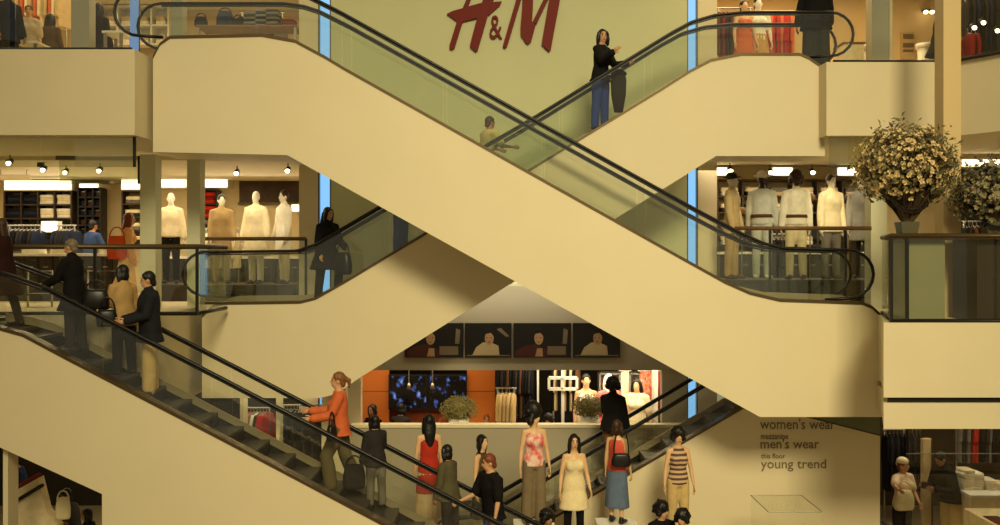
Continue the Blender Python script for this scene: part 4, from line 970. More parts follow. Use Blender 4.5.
fill_rack(ax(497, 20.2), ax(515, 20.2), 20.2, CB + 1.95, 5, [KHAKI, BEIGE], 'tan garment hanging low right of the orange panel', 'tan clothes right of the orange panel', .6); rack('low steel rail of tan clothes right of the orange panel', ax(496, 20.2), ax(516, 20.2), 20.2, CB, 1.95)
rack('tall white rail of mixed clothes in the shop beside the cafe', ax(552, 21.2), ax(580, 21.2), 21.2, CB, 2.4, WHITE); fill_rack(ax(553, 21.2), ax(579, 21.2), 21.2, CB + 2.4, 9, [BLACK, BEIGE, BLACK, BROWN, KHAKI], 'black or brown garment on the tall white rail beside the cafe', 'mixed clothes on the tall white rail', .95)
t = thing('window_frame', 'bright white square-grid frame over the clothes beside the cafe', 'frame', (ax(562, 20.3), 20.3, CB))
fr = G(); zt, zb = az(378, 20.3), az(389, 20.3)
for z in (zt, zb): fr.box(ax(549, 20.3), ax(577, 20.3), 20.28, 20.34, z - .03, z + .03)
for px in (549, 562, 577): fr.box(ax(px, 20.3) - .025, ax(px, 20.3) + .025, 20.28, 20.34, zb, zt)
put('grid', fr, WHITE, t, world=True); put('post', G().box(ax(563, 20.3) - .03, ax(563, 20.3) + .03, 20.34, 20.4, CB, -1.02), WHITE, t, world=True)
for px0, px1, m_, lb in ((640, 653, RED, 'red patterned cloth hanging left of the white post beside the cafe'), (658, 668, cloth((190, 70, 40)), 'orange-red cloth hanging right of the white post beside the cafe'), (621, 629, WHITEC, 'white cloth hanging by the pink-coated mannequin')):
    t = thing('hanging_cloth', lb, 'cloth', (ax((px0 + px1) / 2, 21), 21, az(420, 21)))
    w_ = ax(px1, 21) - ax(px0, 21); g = G(); n_ = 24
    g.slab([(-w_ / 2 + w_ * i / n_, .04 * math.sin(i * 1.4)) for i in range(n_ + 1)] + [(w_ / 2 - w_ * i / n_, .04 * math.sin((n_ - i) * 1.4) + .012) for i in range(n_ + 1)], 0, az(371, 21) - az(420, 21))
    put('cloth', g, mat('red_print', (196, 44, 26), .8, 0, 0, 14, rgb2=(232, 190, 150)) if m_ is RED else m_, t, True); put('rod', G().tube([(-w_ / 2 - .04, 0, az(371, 21) - az(420, 21)), (w_ / 2 + .04, 0, az(371, 21) - az(420, 21))], .014, 8), STEEL, t, True)
column(654, 658, 20.6, CB, -1.0, WHITE, 'column_slim'); column(537, 539, 20.4, CB, -1.0, WHITE, 'column_slim')
slots, cw, ch = shelf('bright white shelf of shoes and bags behind the mannequins beside the cafe', 600, 640, 374, 424, 22.4, 3, 4)
for j, row in enumerate(slots):
    for i, p in enumerate(row): bag('handbag', 'small bag on the bright white shelf beside the cafe', 'bag', p, (cw * .5, .14, ch * .4), (BLACK, BROWN, RED, CREAM)[(i + j) % 4], 0, .1, 'bags on the bright white shelf')
# ---- ground storey, right: fitting corner and counter
lb_ = 'tan wall panel edge standing between the seated woman and the stooping man'
t = thing('partition_panel', lb_, 'partition', (ax(928, 18.5), 18.5, GROUND)); put('board', G().box(ax(923, 18.5), ax(931.5, 18.5), 18.5, 18.62, GROUND, az(439, 18.5)), BEIGE, t, world=True, bevel=.01); put('edge_strip', G().box(ax(931.5, 18.5), ax(932.5, 18.5), 18.48, 18.62, GROUND, az(439, 18.5)), BRONZE, t, world=True)
t = thing('glass_partition', 'glass partition with a thin rail above the stooping man at the bottom right', 'glass partition', (ax(960, 17.2), 17.2, GROUND))
put('glass_panel', G().box(ax(906, 17.2), ax(1010, 17.2), 17.2, 17.215, GROUND, -1.42), GLASS, t, world=True); put('transom', G().box(ax(906, 17.2), ax(1010, 17.2), 17.18, 17.2, az(454, 17.2), az(453, 17.2)), STEEL, t, world=True); put('mullion', G().box(ax(906.5, 17.2), ax(908, 17.2), 17.17, 17.2, az(453, 17.2), -1.42), DARKMETAL, t, world=True)
rack('steel rail of red and grey clothes over the counter at the bottom right', ax(955, 19.6), ax(1008, 19.6), 19.6, GROUND, 2.4); fill_rack(ax(957, 19.6), ax(1006, 19.6), 19.6, GROUND + 2.4, 12, [GREY, CHAR, GREY, RED, RED, BLACK, CHAR, GREY, BLACK, MAROON, DKRED, BLACK], 'garment on the rail over the counter at the bottom right', 'clothes on the bottom right rail', .95)
rack('steel rail of black clothes behind the seated woman', ax(883, 20), ax(905, 20), 20, GROUND, 1.9); fill_rack(ax(884, 20), ax(922, 20), 20, GROUND + 1.9, 10, [BLACK, CHAR], 'black garment on the rail behind the seated woman', 'black clothes behind the seated woman', 1.1)
t = thing('shop_counter', 'pale open-topped counter at the bottom right corner', 'counter', (8.5, 15.45, GROUND))
zc = -3.15; x0c, x1c = 7.42, 9.6
put('front_panel', G().box(x0c, x1c, 14.9, 14.96, GROUND, zc), CREAM, t, world=True); put('side_panel', G().box(x0c, x0c + .06, 14.96, 16.0, GROUND, zc), CREAM, t, world=True); put('back_panel', G().box(x0c + .06, x1c, 15.94, 16.0, GROUND, zc), CREAM, t, world=True); put('base', G().box(x0c + .06, x1c, 14.96, 15.94, zc - .2, zc - .15), BROWN, t, world=True)
for i in range(4): folded((x0c + .3 + .34 * (i % 2), 15.2 + .42 * (i // 2), zc - .149), .28, .32, .09, (RED, CHAR, BROWN)[i % 3], 'folded garment lying in the pale open-topped counter', 'folded clothes in the bottom right counter')
# heap of white goods behind the stooping man
t = thing('display_table', 'pale table of white goods right of the stooping man', 'table', (ax(982, 18.0), 18.0, GROUND))
put('body', G().box(ax(960, 18), ax(1010, 18), 17.6, 18.6, GROUND, az(492, 18)), CREAM, t, world=True, bevel=.02); put('top', G().box(ax(959, 18), ax(1011, 18), 17.56, 18.64, az(492, 18), az(489.5, 18)), WHITE, t, world=True)
for px, n in ((966, 6), (975, 5), (987, 3), (1000, 2)): pile((ax(px, 18.1) + random.uniform(-.04, .04), 18.1, az(489.5, 18)), n, .22, .34, .06, [WHITEC, CREAM], 'white folded garment on the pale table right of the stooping man', 'white folded clothes on the bottom right table')
t = thing('display_case', 'glass display case with bright edges at the foot of the cream sign wall', 'display case', (ax(792, 14.8), 14.9, GROUND))
x0, x1, zt = ax(768, 14.6), ax(822, 14.6), az(512, 14.6)
put('base', G().box(x0, x1, 14.6, 15.6, GROUND, GROUND + .5), WHITE, t, world=True); put('glass_hood', G().box(x0, x1, 14.6, 15.6, GROUND + .5, zt), GLASS, t, world=True)
for a, b in (((x0, 14.6), (x1, 14.6)), ((x0, 15.6), (x1, 15.6)), ((x0, 14.6), (x0, 15.6)), ((x1, 14.6), (x1, 15.6))): put('edge_strip', G().tube([(a[0], a[1], zt), (b[0], b[1], zt)], .008, 6, round_=False), STEEL, t, world=True)
# ---- ground storey, left, seen under and through the front escalator
rack('steel rail of dark clothes on the ground storey, seen through the front escalator', ax(282, 18.6), ax(322, 18.6), 18.6, GROUND, 2.6); fill_rack(ax(283, 18.6), ax(321, 18.6), 18.6, GROUND + 2.6, 12, [BLACK, CHAR, BLACK], 'black garment on the ground-storey rail seen through the front escalator', 'black clothes seen through the front escalator', 1.1)
fill_rack(ax(246, 18.6), ax(268, 18.6), 18.6, GROUND + 2.55, 7, [RED, RED, GREY, WHITEC, CHAR], 'red, grey or white garment on the rail left of the black clothes', 'red and grey clothes seen through the front escalator', .8); rack('steel rail of red and grey clothes seen through the front escalator', ax(243, 18.6), ax(271, 18.6), 18.6, GROUND, 2.55)
column(240, 243.5, 18.0, GROUND, -1.5, PLASTER, 'column_slim'); column(276, 279.5, 18.0, GROUND, -1.5, PLASTER, 'column_slim')
struct('wall_ground_pale', G().box(ax(322, 18.4), ax(346, 18.4), 18.35, 18.6, GROUND, -1.5), PLASTER)
t = thing('stair_rail', 'pale stair flank with a dark sloping rail, far bottom left', 'stair', (ax(25, 15.6), 15.6, GROUND))
Y = 15.6
put('flank', G().prism([(ax(8, Y), GROUND), (ax(8, Y), az(495, Y)), (ax(38, Y), az(478, Y)), (ax(46, Y), az(510, Y)), (ax(58, Y), az(526, Y)), (ax(58, Y), GROUND)], Y, Y + .2), CREAM, t, world=True)
put('rail', G().tube([(ax(8, Y), Y - .06, az(506, Y)), (ax(44, Y), Y - .06, az(484.5, Y))], .03, 8), RUBBER, t, True, world=True)
put('upper_rail', G().tube([(ax(8, Y), Y + .1, az(492, Y)), (ax(36, Y), Y + .1, az(476, Y))], .035, 8), cloth((140, 60, 30)), t, True, world=True)
# ------------------------------------------------------------------ flower plinth and bouquets
PX = 14.0
t = thing('flower_plinth', 'pale green square plinth behind the glass at the right corner of the middle storey', 'plinth', (ax(932, PX), 14.1, 0))
put('body', G().box(ax(907, 13.72), ax(943, 13.72), 13.66, 14.4, 0, 1.12), mat('pale_green_panel', (140, 138, 102), .35, 0, .04, 2), t, world=True)
put('top', G().box(ax(905, 13.72), ax(944.5, 13.72), 13.62, 14.45, 1.12, 1.17), WOOD, t, world=True, bevel=.006)
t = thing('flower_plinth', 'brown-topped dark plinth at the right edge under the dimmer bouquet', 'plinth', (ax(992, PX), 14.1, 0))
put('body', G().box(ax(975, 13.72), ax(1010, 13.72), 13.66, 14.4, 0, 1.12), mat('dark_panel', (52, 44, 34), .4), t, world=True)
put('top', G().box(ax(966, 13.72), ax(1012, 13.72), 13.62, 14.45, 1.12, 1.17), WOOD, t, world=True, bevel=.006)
def bouquet(label, px, py, Y, r, vase_w, z0, seed, leafcol, n):
    c = at(px, py, Y); rr = random.Random(seed); t = thing('flower_arrangement', label, 'flowers', (c.x, Y, z0)); cz = c.z - z0
    g = G(); w = vase_w; hv = .2
    g.loft([[Vector((sx * w * k, sy * w * k, z)) for sx, sy in ((-1, -1), (1, -1), (1, 1), (-1, 1))] for z, k in ((0, .8), (hv, 1), (hv + .001, .9), (.04, .72))])
    put('vase', g, mat('vase_glaze', (92, 88, 66), .25), t, bevel=.008)
    st = G(); lf = G(); fl = G(); ce = G()
    for i in range(n):
        a = rr.uniform(0, 6.283); el = math.asin(rr.uniform(-.62, 1)); k = r * rr.uniform(.62, 1.08)
        p = Vector((k * math.cos(el) * math.cos(a) * 1.02, k * math.cos(el) * math.sin(a) * .8, cz + k * math.sin(el) * .92))
        b = Vector((rr.uniform(-.05, .05), rr.uniform(-.05, .05), hv * .8))
        mid = b.lerp(p, .55) + Vector((0, 0, .1 * r))
        if i % 2 == 0: st.tube([b, mid, p], [.008, .006, .004], 5, round_=False)
        for _ in range(4):
            q = p + Vector((rr.gauss(0, .08), rr.gauss(0, .08), rr.gauss(0, .08))); s_ = rr.uniform(.03, .06)
            u = Vector((rr.uniform(-1, 1), rr.uniform(-1, 1), rr.uniform(-1, 1))).normalized() * s_; v = u.orthogonal().normalized() * s_ * .42; nn = u.cross(v).normalized() * s_ * .12
            lf.add([q - u, q + v + nn, q + u, q - v + nn], [(0, 1, 2), (0, 2, 3)])
        if rr.random() < .8:
            out = (p - Vector((0, 0, cz))).normalized(); ux = out.orthogonal().normalized(); uy = out.cross(ux)
            for _ in range(rr.choice((1, 2, 3, 3))):
                q = p + out * .03 + Vector((rr.gauss(0, .05), rr.gauss(0, .05), rr.gauss(0, .05))); s_ = rr.uniform(.028, .048)
                for j in range(5):
                    an = j * 1.2566 + rr.random(); d = ux * math.cos(an) + uy * math.sin(an); e = ux * -math.sin(an) + uy * math.cos(an)
                    fl.add([q, q + d * s_ * .6 + e * s_ * .42 + out * .012, q + d * s_ + out * .022, q + d * s_ * .6 - e * s_ * .42 + out * .012], [(0, 1, 2), (0, 2, 3)])
                ce.ell(q + out * .008, (.009, .009, .009), None, 6, 4)
    tag(put('branches', st, mat('twig', (74, 56, 34), .8), t), kind='stuff')
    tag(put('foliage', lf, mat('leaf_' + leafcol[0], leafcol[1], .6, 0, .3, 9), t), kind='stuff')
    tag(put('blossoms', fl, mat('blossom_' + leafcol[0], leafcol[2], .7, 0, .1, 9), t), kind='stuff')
    tag(put('flower_centres', ce, mat('pollen', (190, 150, 70), .8), t), kind='stuff')
    tw = G()
    for i in range(26):
        a0 = rr.uniform(0, 6.28); R0 = r * rr.uniform(.36, .46)
        pts = [Vector((R0 * math.cos(a0 + j * .5), rr.uniform(-.12, .12) - .1, cz - r * .55 + R0 * math.sin(a0 + j * .5) * .95)) for j in range(7)]
        tw.tube(pts, .008, 5, round_=False)
    put('twig_wreath', tw, mat('dark_twig', (44, 34, 24), .8), t)
    return t
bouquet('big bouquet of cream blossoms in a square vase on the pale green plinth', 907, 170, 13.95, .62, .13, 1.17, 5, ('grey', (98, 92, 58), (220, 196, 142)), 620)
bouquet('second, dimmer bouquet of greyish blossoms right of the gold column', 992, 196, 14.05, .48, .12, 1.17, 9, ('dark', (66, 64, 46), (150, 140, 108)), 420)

# ------------------------------------------------------------------ riders and shoppers
def ride(e, px, Y): x = ax(px, Y); return (x, Y, e.sz(x))
JACKET = cloth((34, 34, 40)); CAMEL = cloth((186, 150, 96)); TROUSER = cloth((206, 176, 118))
# front escalator, from the top
YF = 14.35
figure('person', 'blurred person in a long maroon coat at the left edge of the front escalator', 'person', ride(E_FRONT, 4, YF), -95, 1.60, 'f', SKIN2, {'lean': 5, 'lL': (12, 2, 6), 'lR': (-10, 2, 6), 'aL': (20, 8, 30, 0)}, [('pants', CHAR, {'off': .012}), ('coat', MAROON, {'hem': -.42, 'flare': .12, 'off': .05})], hair='long', hairmat=BROWNHAIR)
p = ride(E_FRONT, 75, YF)
figure('person', 'grey-haired person in a black coat on the front escalator, behind the woman in camel', 'person', p, -100, 1.66, 'f', SKIN, {'lean': 6, 'aL': (25, 8, 40, 5), 'aR': (5, 12, 15, 0)}, [('pants', CHAR, {'off': .022}), ('coat', BLACK, {'hem': -.3, 'flare': .09, 'off': .045})], hair='short', hairmat=GREYHAIR)
bag('shoulder_bag', 'black shoulder bag at the hip of the grey-haired rider', 'bag', (p[0] + .34, YF - .1, p[2] + .62), (.36, .16, .28), SHOE, 15, .16)
p = ride(E_FRONT, 124, YF + .12)
figure('person', 'woman with black hair in a camel jacket beside the man in the dark jacket', 'person', p, -125, 1.63, 'f', SKIN, {'lean': 4, 'aL': (15, 8, 60, 10), 'head': (20, 0)}, [('pants', BLACK, {'off': .022}), ('coat', CAMEL, {'hem': -.16, 'off': .03, 'flare': .03})], hair='bob')
bag('shoulder_bag', 'dark shoulder bag of the woman in the camel jacket', 'bag', (p[0] - .12, YF - .2, p[2] + .72), (.28, .12, .24), SHOE, 20, .2)
p = ride(E_FRONT, 150, YF - .12)
figure('person', 'man in a dark jacket and khaki trousers riding the front escalator', 'person', p, -62, 1.78, 'm', SKIN, {'lean': 2, 'aL': (16, 6, 60, 10), 'aR': (18, 6, 56, 12), 'lL': (4, 2, 4), 'head': (-12, 8)}, [('pants', TROUSER, {'off': .026, 'wide': .02}), ('coat', JACKET, {'hem': -.2, 'off': .045, 'flare': .05})], hair='short')
p = ride(E_FRONT, 340, YF)
figure('person', 'person in an orange sweater riding up the front escalator, hand on the near rail', 'person', (p[0], YF, p[2] + .02), -82, 1.76, 'f', SKIN, {'lean': 2, 'aR': (32, 6, 58, 0), 'aL': (24, 8, 60, 0), 'lL': (26, 2, 34), 'lR': (-10, 2, 12)}, [('pants', cloth((104, 92, 62)), {'off': .026, 'wide': .02}), ('top', ORANGE, {'hem': -.1, 'off': .032})], hair='ponytail', hairmat=mat('light_brown_hair', (124, 80, 40), .5, 0, .3, 30), shoes=BROWN)
bag('shoulder_bag', 'black bag carried at the hip of the rider in orange', 'bag', (p[0] - .06, YF - .34, p[2] + .78), (.2, .1, .22), SHOE, 70, .2)
p = ride(E_FRONT, 376, YF + .1)
figure('person', 'short dark-haired person in black right below the rider in orange', 'person', p, -150, 1.36, 'f', SKIN, {'lean': 6, 'aR': (20, 10, 40, 0)}, [('pants', GREY, {'off': .02}), ('top', CHAR, {'hem': -.14, 'off': .03})], hair='bob')
bag('shopping_bag', 'dark carrier bag held by the short person in black', 'bag', (p[0] - .3, YF, p[2] + .30), (.32, .14, .34), CHAR, 10, .16)
p = ride(E_FRONT, 450, YF + .15)
figure('person', 'dark-haired child-sized rider in olive right of the red-dressed mannequin', 'person', p, -120, 1.50, 'f', SKIN2, {'lean': 6}, [('pants', CHAR), ('top', OLIVE, {'hem': -.14, 'off': .035})], hair='bob')
p = ride(E_FRONT, 493, YF - .05)
figure('person', 'red-haired person in a black tee low on the front escalator', 'person', p, -55, 1.76, 'm', SKIN, {'lean': 6, 'aR': (22, 10, 50, 0), 'head': (-20, 8)}, [('pants', BLUEJ), ('top', BLACK, {'sleeve': .42, 'off': .035, 'hem': -.12})], hair='short', hairmat=REDHAIR)
# rising escalator behind
YU = 17.3
p = ride(E_UP, 604, YU)
figure('person', 'woman with a black bob, black sweater and blue jeans on the rising escalator', 'person', (p[0] - .06, p[1], p[2] + .05), 52, 1.80, 'f', SKIN, {'lean': 3, 'aL': (28, 6, 62, 0), 'aR': (30, 8, 90, 0), 'head': (-40, -2)}, [('pants', BLUEJ, {'off': .016}), ('top', BLACK, {'hem': -.08, 'off': .028})], hair='bob')
t = thing('coat', 'dark brown coat draped over the forearm of the woman in black', 'coat', (p[0] + .24, YU - .1, p[2] + .36))
g = G(); rg = []
for z, a, b in ((0, .07, .05), (.3, .12, .07), (.55, .13, .07), (.68, .1, .05), (.72, .03, .03)): rg.append([Vector((a * math.cos(6.28318 * k / 16) * (1 + .14 * math.sin(3 * k)), b * math.sin(6.28318 * k / 16), z)) for k in range(16)])
g.loft(rg); put('folds', g, mat('coat_brown', (40, 32, 26), .9), t, True); put('lining', G().tube([(-.1, -.03, .66), (0, -.06, .7), (.1, -.03, .66)], .04, 8), BLACK, t, True)
p = ride(E_UP, 486, YU)
figure('person', 'person in a pale top low on the rising escalator, arm on the handrail', 'person', (p[0], YU, p[2]), 125, 1.60, 'm', SKIN2, {'lean': 8, 'aR': (36, 8, 50, 0), 'aL': (40, 8, 40, 0)}, [('pants', CHAR), ('top', cloth((206, 190, 130)), {'sleeve': .45, 'off': .03})], hair='short', hairmat=BROWNHAIR)
p = ride(E_UP, 401, YU)
figure('person', 'rider in blue jeans and a dark coat half hidden under the front broad escalator', 'person', p, 120, 1.70, 'f', SKIN2, {'lean': 3}, [('pants', BLUEJ, {'off': .03, 'wide': .03}), ('coat', BLACK, {'hem': -.14, 'off': .04})], hair='long')
p = ride(E_UP, 326, YU)
figure('person', 'woman with long black hair in a black coat stepping onto the rising escalator', 'person', p, 45, 1.68, 'f', SKIN, {'lean': 6, 'lL': (34, 4, 44), 'lR': (-4, 2, 4), 'aL': (18, 10, 40, 6), 'aR': (4, 12, 20, 0), 'head': (10, 2)}, [('pants', BLACK, {'off': .022}), ('coat', cloth((24, 22, 24)), {'hem': -.34, 'flare': .1, 'off': .05})], hair='long')
bag('shoulder_bag', 'large black bag on the arm of the long-haired woman in black', 'bag', (p[0] + .34, YU - .28, p[2] + .48), (.3, .18, .38), SHOE, -20, .22)
# rear escalator
p = ride(E_REAR, 612, 17.5)
figure('person', 'person in a black jacket going up the rear escalator, back turned', 'person', p, 150, 1.78, 'f', SKIN2, {'lean': 5, 'aL': (26, 8, 30, 0), 'lL': (18, 2, 30)}, [('pants', cloth((120, 88, 60)), {'length': .5}), ('coat', BLACK, {'hem': -.1, 'off': .04, 'flare': .02})], hair='curly')
# shoppers on the galleries
figure('person', 'person with orange hair and an orange bag by the first square column', 'person', (ax(126, 18.2), 18.2, 0), 110, 1.72, 'f', SKIN, {'lean': 5, 'lL': (14, 2, 6), 'lR': (-14, 2, 8)}, [('pants', cloth((212, 176, 120))), ('top', cloth((216, 160, 104)), {'off': .03})], hair='long', hairmat=REDHAIR)
bag('shoulder_bag', 'orange-red bag on the back of the orange-haired shopper', 'bag', (ax(119, 18.1), 18.0, .82), (.34, .18, .42), cloth((196, 76, 36)), 10, .2)
figure('person', 'person in a blue shirt and black vest at the narrow display case', 'person', (ax(90, 21.6), 21.6, 0), 150, 1.68, 'm', SKIN2, {'lean': 8, 'aR': (20, 16, 30, 0)}, [('pants', BLACK), ('top', cloth((58, 78, 120)), {'off': .03})], hair='short')
figure('person', 'person in black at the left corner of the top gallery, cut by the edge', 'person', (ax(7, 17.6), 17.6, 3.93), 60, 1.72, 'm', SKIN2, {'lean': 3}, [('pants', BLACK, {'off': .03}), ('coat', cloth((44, 50, 66)), {'hem': -.2, 'off': .045})], hair='short')
figure('person', 'person in a pale grey top among the orange tops upstairs', 'person', (ax(29, 19.0), 19.0, TOP), 20, 1.62, 'f', SKIN, {'lean': 4}, [('skirt', cloth((150, 128, 96))), ('top', cloth((190, 172, 140)), {'sleeve': .5, 'off': .03})], hair='short', hairmat=BROWNHAIR)
figure('person', 'person with black hair seen from behind left of the grey upstairs column', 'person', (ax(49, 19.6), 19.6, TOP), 175, 1.62, 'f', SKIN2, {'lean': 4}, [('pants', CHAR), ('top', cloth((84, 70, 60)), {'off': .045})], hair='long')
figure('person', 'woman with long black hair and dark coat right of the grey upstairs column', 'person', (ax(97, 19.0), 19.0, TOP), 165, 1.68, 'f', SKIN2, {'lean': 4}, [('pants', BLACK), ('coat', cloth((40, 34, 34)), {'hem': -.3, 'off': .06, 'flare': .1})], hair='long')
figure('person', 'person in a black jacket and grey trousers at the top of the rising escalator', 'person', (ax(816, 17.3), 17.3, TOP - .02), 170, 1.82, 'm', SKIN2, {'lean': 3, 'aL': (4, 14, 10, 0)}, [('pants', cloth((50, 48, 46)), {'off': .04, 'wide': .03}), ('coat', BLACK, {'hem': -.2, 'off': .06, 'flare': .05})], hair='short')
figure('person', 'dark-haired person in black half behind the gold column upstairs', 'person', (ax(939, 18.6), 18.6, TOP), 80, 1.52, 'f', SKIN2, {'lean': 6, 'aL': (30, 8, 40, 0)}, [('pants', BLACK), ('coat', BLACK, {'hem': -.3, 'off': .06, 'flare': .12})], hair='short')
figure('person', 'dark shopper passing at the right edge behind the second bouquet', 'person', (ax(996, 15.2), 15.2, 0), 100, 1.7, 'f', SKIN2, {'lean': 4}, [('pants', BLACK, {'off': .03}), ('coat', BLACK, {'hem': -.3, 'off': .06, 'flare': .1})], hair='long')
# ground storey: mannequins on plinths between the two lower escalators
G5 = 'young fashion mannequins between the lower escalators'
def on_plinth(px, Y, foot_py, lb):
    z = az(foot_py, Y); t = thing('display_plinth', lb, 'plinth', (ax(px, Y), Y, GROUND), 0)
    put('body', G().box(-.3, .3, -.3, .3, 0, z - GROUND - .03), PLT, t); put('top', G().box(-.32, .32, -.32, .32, z - GROUND - .03, z - GROUND), WHITE, t, bevel=.006)
    return (ax(px, Y), Y, z)

figure('mannequin', 'mannequin with long black hair in a red strap dress by the front escalator', 'mannequin', on_plinth(429, 15.55, 531, 'plinth under the mannequin in the red dress'), -165, 1.86, 'f', MANNEQUIN, {'lean': 0, 'aL': (0, 10, 8, 0)}, [('skirt', cloth((206, 180, 140)), {'length': .72, 'flare': .03}), ('dress', cloth((180, 52, 34)), {'hem': -.36, 'sleeve': 0, 'flare': .03, 'off': .02})], hair='long', face=False, group=G5)
figure('mannequin', 'mannequin with a short black bob and sleeveless dark top left of the pink one', 'mannequin', on_plinth(482, 16.1, 544, 'plinth under the mannequin in the sleeveless dark top'), 55, 1.80, 'f', MANNEQUIN, {'lean': 0, 'aR': (2, 10, 8, 0)}, [('skirt', CHAR, {'length': .5}), ('top', cloth((84, 66, 44)), {'sleeve': 0, 'off': .02})], hair='bob', face=False, group=G5)
figure('mannequin', 'mannequin with huge black hair, pink patterned halter top and grey trousers', 'mannequin', on_plinth(534, 15.6, 524, 'plinth under the mannequin in the pink top'), 10, 1.84, 'f', MANNEQUIN, {'lean': 0, 'aL': (2, 12, 10, 0), 'aR': (2, 12, 10, 0), 'head': (50, 0)}, [('pants', cloth((128, 110, 84)), {'off': .02, 'wide': .03}), ('top', mat('pink_print', (224, 96, 92), .8, 0, 0, 10, rgb2=(240, 214, 196)), {'sleeve': 0, 'off': .022, 'neck': .42})], hair='big', group=G5)
figure('mannequin', 'mannequin with long wavy black hair in a white sleeveless dress', 'mannequin', on_plinth(574, 15.5, 545, 'plinth under the mannequin in the white dress'), 8, 1.76, 'f', MANNEQUIN, {'lean': 0, 'aL': (8, 12, 22, 0), 'aR': (4, 14, 12, 0)}, [('pants', BLACK, {'off': .01}), ('dress', cloth((236, 216, 168)), {'hem': -.36, 'sleeve': 0, 'flare': .06, 'off': .036})], hair='long', group=G5)
figure('mannequin', 'mannequin in a coral top and long denim skirt before the rear escalator', 'mannequin', on_plinth(617, 15.7, 523, 'plinth under the mannequin in the denim skirt'), 150, 1.66, 'f', MANNEQUIN, {'lean': 0, 'aL': (2, 12, 8, 0), 'aR': (2, 12, 8, 0)}, [('skirt', DENIM, {'length': .66, 'flare': .05}), ('top', cloth((214, 92, 74)), {'sleeve': 0, 'off': .022, 'neck': .46})], hair='bob', hairmat=BROWNHAIR, face=False, group=G5)
bag('handbag', 'small black bag on the hip of the mannequin in the denim skirt', 'bag', (ax(621, 15.5), 15.47, az(466, 15.5)), (.3, .1, .2), SHOE, 0, .42)
STRIPE = bpy.data.materials.new('stripe_cloth'); STRIPE.use_nodes = True
_n = STRIPE.node_tree.nodes; _l = STRIPE.node_tree.links; _w = _n.new('ShaderNodeTexWave'); _w.bands_direction = 'Z'; _w.inputs['Scale'].default_value = 4.2; _w.inputs['Distortion'].default_value = .6
_t = _n.new('ShaderNodeTexCoord'); _c = _n.new('ShaderNodeValToRGB'); _c.color_ramp.elements[0].color = lin((92, 64, 58)); _c.color_ramp.elements[1].color = lin((206, 172, 130)); _c.color_ramp.elements[0].position = .4; _c.color_ramp.elements[1].position = .6
_l.new(_t.outputs['Object'], _w.inputs['Vector']); _l.new(_w.outputs['Fac'], _c.inputs['Fac']); _l.new(_c.outputs['Color'], _n['Principled BSDF'].inputs['Base Color']); _n['Principled BSDF'].inputs['Roughness'].default_value = .85
figure('mannequin', 'mannequin with curly black hair in a striped sleeveless top and beige trousers', 'mannequin', on_plinth(678, 15.6, 540, 'plinth under the mannequin in the striped top'), 8, 1.78, 'f', MANNEQUIN, {'lean': 0, 'aL': (2, 13, 10, 0), 'aR': (2, 13, 10, 0)}, [('pants', TROUSER, {'off': .02}), ('top', STRIPE, {'sleeve': 0, 'off': .022})], hair='curly', group=G5)
for o in [o for o in C.objects if o.get('group') in (G1, G2, G5)]: o.scale = (.9, .92, 1)
# shoppers on the ground floor
figure('person', 'person with curly black hair seen low between the pink and white mannequins', 'person', (ax(545, 15.0), 15.0, GROUND), 35, 1.62, 'f', SKIN2, {'lean': 6}, [('pants', CHAR), ('top', BLACK, {'off': .03})], hair='curly')
figure('person', 'left of the two dark-haired people under the striped mannequin', 'person', (ax(660, 15.25), 15.25, GROUND), 20, 1.68, 'f', SKIN, {'lean': 6, 'head': (30, 6)}, [('pants', CHAR), ('top', BLACK, {'off': .03})], hair='curly')
figure('person', 'right of the two dark-haired people under the striped mannequin, grey jacket', 'person', (ax(683, 14.93), 14.93, GROUND), -25, 1.64, 'm', SKIN, {'lean': 6, 'aR': (40, 8, 100, 10), 'head': (-10, 4)}, [('pants', CHAR), ('top', cloth((70, 64, 56)), {'off': .04})], hair='curly')
p = (ax(902, 18.0), 18.0, GROUND)
figure('person', 'woman with a pale headscarf and white tee, one arm stretched out, bottom right', 'person', p, 25, 1.78, 'f', SKIN, {'lean': 2, 'aR': (62, 48, 26, 0), 'aL': (14, 10, 40, 20), 'head': (20, 0)}, [('pants', CHAR), ('top', cloth((236, 210, 170)), {'sleeve': .35, 'off': .025})], hair='short', hairmat=REDHAIR, hat=('wrap', CREAM))
bag('shoulder_bag', 'big cream shoulder bag of the woman with the headscarf', 'bag', (p[0] - .08, 17.72, az(510, 17.7)), (.36, .18, .34), CREAM, 10, .2)
figure('person', 'stooping man in a black jacket and khaki trousers at the bottom right', 'person', (ax(951, 18.15), 18.15, GROUND), -70, 1.92, 'm', SKIN2, {'lean': 20, 'aL': (16, 10, 84, 16), 'aR': (12, 10, 88, 16), 'head': (0, 22)}, [('pants', TROUSER, {'off': .03, 'wide': .02}), ('coat', BLACK, {'hem': -.08, 'off': .05})], hair='short')
figure('person', 'person in a blue top at the stair, bottom left under the front escalator', 'person', (ax(22, 16.6), 16.6, GROUND + .55), -60, 1.62, 'm', SKIN2, {'lean': 10}, [('pants', BLACK), ('top', cloth((40, 56, 100)), {'off': .04})], hair='short')
figure('person', 'person in a grey jacket under the front escalator at the bottom left', 'person', (ax(72, 16.2), 16.2, GROUND), -100, 1.66, 'm', SKIN2, {'lean': 10}, [('pants', CHAR), ('coat', cloth((76, 74, 72)), {'hem': -.2, 'off': .06})], hair='short')
figure('person', 'person in black with a bare hand raised, bottom left by the wall end', 'person', (ax(92, 15.8), 15.8, GROUND), -70, 1.44, 'f', SKIN2, {'lean': 8, 'aR': (40, 8, 96, 0)}, [('pants', BLACK), ('coat', BLACK, {'hem': -.2, 'off': .05})], hair='bob')
